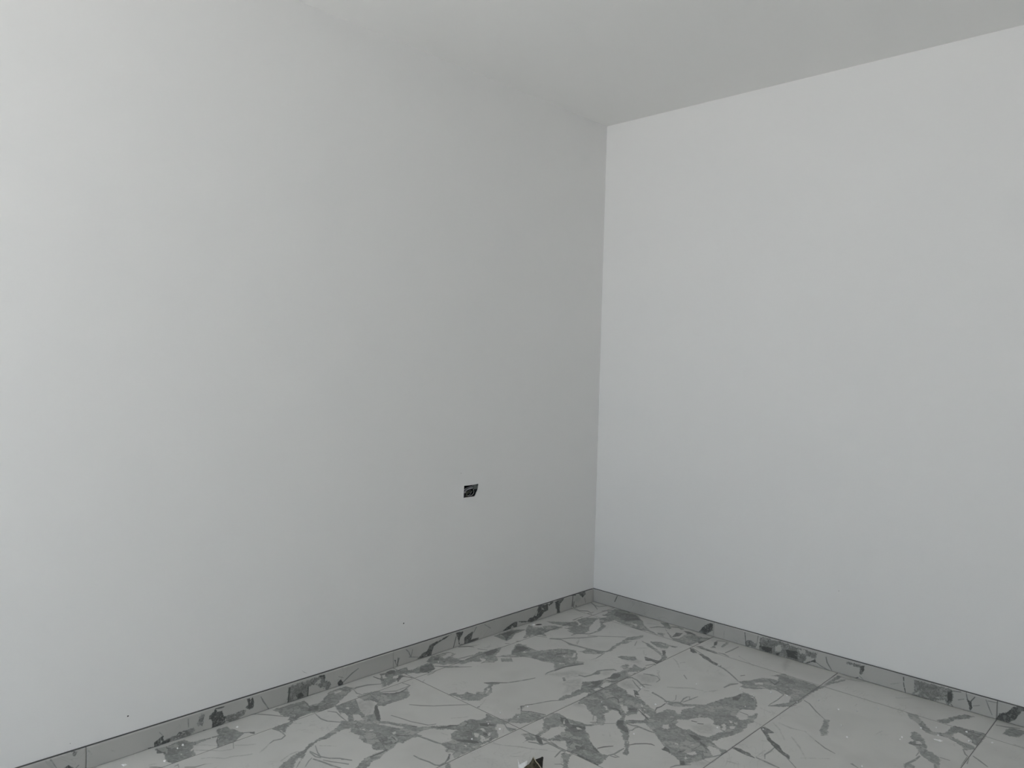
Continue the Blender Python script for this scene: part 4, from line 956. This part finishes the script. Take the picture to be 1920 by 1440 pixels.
WIRES = [
 ('p', 1.9, [[-979.7,724.6],[-968.3,732.1],[-956.8,736.1],[-940.5,738.9],[-918.1,740.2]], M_wgrey),
 ('p', 1.9, [[-979.6,721.5],[-965.9,729.1],[-952.1,734.0],[-934.5,735.4],[-917.9,735.9]], M_wgrey),
 ('p', 1.8, [[-976.1,718.8],[-963.5,726.2],[-949.6,730.5],[-933.2,731.6],[-919.0,731.7]], M_wgrey),
 ('p', 1.3, [[-921.3,730.1],[-917.0,720.3],[-918.0,709.9],[-923.8,702.8],[-931.9,698.0],[-943.6,695.9]], M_wwhite),
 ('p', 1.8, [[-963.0,713.0],[-951.5,717.0],[-942.2,720.1],[-934.0,722.3]], M_wolive),
 ('p', 1.8, [[-960.6,710.1],[-949.0,713.7],[-938.5,716.6],[-931.6,719.3]], M_wolive),
 ('p', 1.2, [[-931.5,718.1],[-937.2,710.9],[-945.1,703.9],[-953.1,697.9]], M_wgrey),
 ('p', 2.3, [[-964.9,733.5],[-965.6,719.8],[-962.8,707.5],[-962.4,693.4]], M_wolive),
 ('p', 1.6, [[-973.4,712.3],[-972.6,703.3],[-971.7,692.5]], M_wdark),
 ('p', 1.7, [[-909.0,723.9],[-908.0,710.5],[-908.1,694.6]], M_wdark),
 ('p', 2.6, [[-977.5,719.8],[-976.5,716.8],[-976.3,715.2]], M_wwhite),
 ('p', 2.0, [[-954.2,698.6],[-952.6,697.6],[-951.4,696.6]], M_wwhite)]
for q, (_, r, pts, mt) in enumerate(WIRES):
    xd = -0.013+0.0025*((q*7) % 4-1.5)
    P3 = [Vector((xd-0.006*abs(i/(len(pts)-1)-0.5), (a-11.4)/1000, (b-8.0)/1000))-off for i, (a, b) in enumerate(pts)]
    bm = bmesh.new(); add_tube(bm, P3, r*1.15/1000); bm_obj('wire', bm, mt, box, True)
bm = bmesh.new(); add_box(bm, (-0.018, -0.9395, 0.7195), (-0.004, -0.9175, 0.7375), 0.001)
add_box(bm, (-0.017, -0.935, 0.7375), (-0.006, -0.9165, 0.7420), 0.001)
for v in bm.verts: v.co -= off
bm_obj('connector', bm, M_brk, box)

# ------------------------------------------------------------------ dry leaf and litter
M_leaf = plain('dry_olive_leaf', (0.095, 0.083, 0.052), 0.65, 0.35, (90, 0.35))
M_leafd = plain('dry_dark_leaf', (0.035, 0.033, 0.027), 0.7, 0.3, (120, 0.5))
M_rim = plain('pale_leaf_edge', (0.44, 0.41, 0.32), 0.7, 0.3)
M_paper = plain('white_scrap', (0.90, 0.90, 0.89), 0.8, 0.2, (200, 0.9))
M_crumb = plain('white_plaster_crumb', (0.93, 0.93, 0.92), 0.85, 0.2)
R_ = Vector((0.7219, 0.6920, 0.0)); B_ = Vector((-0.6916, 0.7223, 0.0)); Z_ = Vector((0, 0, 1))   # right, away, up as seen from the doorway
def local(pts, k=0.001): return [R_*(a*k)+B_*(b*k)+Z_*(c*k) for a, b, c in pts]
def blade(name, edge, base, mat, parent, bulge, thick=0.0008, nv=6):
    """a curled leaf lobe lofted from its foot line to its free edge"""
    E = local(edge); F = local(base); bm = bmesh.new(); rows = []
    for j in range(nv+1):
        t = j/nv
        rows.append([bm.verts.new(f.lerp(e, t) + B_*(-bulge*math.sin(math.pi*t)*(0.6+0.4*math.sin(i*1.7))) + Z_*(0.0010*math.sin(i*2.1+j*1.3)*t*(1-t)*4)) for i, (f, e) in enumerate(zip(F, E))])
    for j in range(nv):
        for i in range(len(E)-1): bm.faces.new((rows[j][i], rows[j][i+1], rows[j+1][i+1], rows[j+1][i]))
    o = bm_obj(name, bm, mat, parent, True)
    md = o.modifiers.new('thickness', 'SOLIDIFY'); md.thickness = thick
    return o
leaf = link('dry_leaf', None); leaf.location = (0.9892, -1.5898, 0.0)
tag(leaf, 'curled dark olive-brown dry leaf on the marble floor', 'leaf')
edgeA = [(-34,4,10),(-29,6,16),(-22,9,20),(-14,12,24),(-7,16,32),(-1,20,43),(2,18,39),(8,14,31),(14,11,26),(20,8,19),(26,4,12),(29,-2,4)]
baseA = [(-30,-14,1),(-26,-16,1),(-20,-18,1),(-14,-19,1),(-8,-20,1),(-2,-21,1),(2,-21,1),(7,-21,1),(12,-20,1),(17,-19,1),(22,-17,1),(26,-14,1)]
blade('blade', edgeA, baseA, M_leaf, leaf, 0.004)
edgeB = [(2,26,30),(8,28,31),(15,30,33),(22,31,35),(29,32,39),(33,30,37),(31,26,26),(30,20,16),(29,12,8)]
baseB = [(-4,8,1),(0,8,1),(5,8,1),(10,8,1),(15,8,1),(20,8,1),(24,6,1),(26,4,1),(27,2,1)]
blade('lobe', edgeB, baseB, M_leafd, leaf, -0.003)
bm = bmesh.new(); add_tube(bm, local([(-1,20,43.3),(2,18,39.3),(8,14,31.3),(14,11,26.3),(20,8,19.3),(26,4,12.3),(29,-2,4)]), 0.0017, 6); bm_obj('edge', bm, M_rim, leaf, True)
bm = bmesh.new(); add_tube(bm, local([(-14,10,22),(-9,2,15),(-6,-8,9),(-4,-20,3)]), 0.0010, 6); bm_obj('midrib', bm, M_rim, leaf, True)
bm = bmesh.new(); add_tube(bm, local([(-2,-20,2),(2,-34,3),(9,-48,2),(14,-58,2)]), 0.0012, 6); bm_obj('stalk', bm, M_leaf, leaf, True)
scrap = link('paper_scrap', None); scrap.location = (0.9499, -1.5990, 0.0)
tag(scrap, 'small torn white scrap beside the dry leaf', 'scrap')
blade('sheet', [(-12,8,10),(-4,14,13),(6,16,17),(16,18,22)], [(-10,-14,1),(-2,-13,1),(6,-12,1),(14,-10,1)], M_paper, scrap, 0.003, 0.0006)
blade('torn_strip', [(-16,20,24),(-13,20,18),(-9,18,12)], [(-12,6,1),(-8,6,1),(-4,6,1)], M_paper, scrap, 0.002, 0.0006)

def chip(name, x, y, rx, ry, h, rot, seed, label, cat, group=None, mat=M_crumb):
    rnd = random.Random(seed); bm = bmesh.new(); n = 9; c, s = math.cos(rot), math.sin(rot); rings = []
    for lv, (k, z) in enumerate(((0.85, 0.0), (1.0, 0.35), (0.62, 0.92))):
        ring = []
        for i in range(n):
            t = 2*math.pi*i/n; q = k*(0.72+0.28*math.sin(seed*1.3+i*2.399)+rnd.uniform(-0.08, 0.08))
            u, v = math.cos(t)*rx*q, math.sin(t)*ry*q
            ring.append(bm.verts.new((c*u-s*v, s*u+c*v, z*h+(rnd.uniform(-0.1, 0.1)*h if lv == 2 else 0))))
        rings.append(ring)
    for a, b in zip(rings[:-1], rings[1:]):
        for i in range(n): bm.faces.new((a[i], a[(i+1) % n], b[(i+1) % n], b[i]))
    bm.faces.new(rings[0][::-1]); bm.faces.new(rings[-1])
    o = bm_obj(name, bm, mat); o.location = (x, y, 0.0); return tag(o, label, cat, group)
chip('plaster_flake', 1.845, -0.3655, 0.021, 0.008, 0.004, 0.25, 3, 'white plaster flake on the floor near the right skirting, largest of the litter', 'flake')
chip('plaster_flake', 0.046, -0.549, 0.014, 0.0075, 0.007, 1.2, 5, 'white flake against the left skirting near the far corner', 'flake')
bmk = chip('dark_sliver', 0.060, -0.527, 0.020, 0.003, 0.004, 1.05, 6, 'dark sliver beside the white flake near the far corner', 'sliver', None, M_leafd)
chip('plaster_flake', 0.0620, -2.504, 0.012, 0.006, 0.004, 0.8, 8, 'white flake on the floor at the near end of the left skirting', 'flake')
CRUMBS = [[0.62, -1.367], [0.686, -1.34], [0.651, -1.461], [0.694, -1.582], [0.708, -1.459], [0.654, -1.251], [0.744, -1.133], [0.823, -1.009], [0.981, -0.872], [1.061, -1.134], [0.991, -0.583], [1.005, -0.824], [1.198, -0.5], [1.21, -0.511], [1.232, -0.627], [1.243, -0.868], [1.139, -0.49], [1.242, -0.425], [1.286, -0.456], [1.3, -0.406], [1.354, -0.434], [1.406, -0.353], [1.495, -0.379], [1.551, -0.337], [1.601, -0.252], [1.554, -0.508], [1.604, -0.588], [1.366, -0.754], [1.716, -0.762], [1.769, -0.307], [1.831, -0.324], [1.923, -0.291], [1.897, -0.215], [1.985, -0.243], [1.743, -0.439], [1.743, -0.462], [1.808, -0.262], [0.061, -2.318], [0.07, -2.34], [0.063, -2.127], [0.123, -2.403], [0.852, -0.78], [0.09, -1.216]]
ORD = 'first second third fourth fifth sixth seventh eighth ninth tenth eleventh twelfth thirteenth fourteenth fifteenth sixteenth seventeenth eighteenth'.split()
rows = {}
for x, y in CRUMBS: rows.setdefault(int((x-TX0)//PX)+1, []).append((x, y))
for row, pts in sorted(rows.items()):
    for i, (x, y) in enumerate(sorted(pts, key=lambda p: -p[1])):
        r = 0.0034+0.0016*((i*37+row) % 5)/4
        where = 'on the narrow tiles along left wall' if row == 0 else 'in %s wide tile row from left wall' % ORD[row-1]
        chip('plaster_crumb', x, y, r, r*0.85, r*1.1, i*0.9, 20+i+row*31, 'white plaster crumb, %s nearest the right wall, %s' % (ORD[i], where), 'crumb', 'plaster crumbs on the floor')
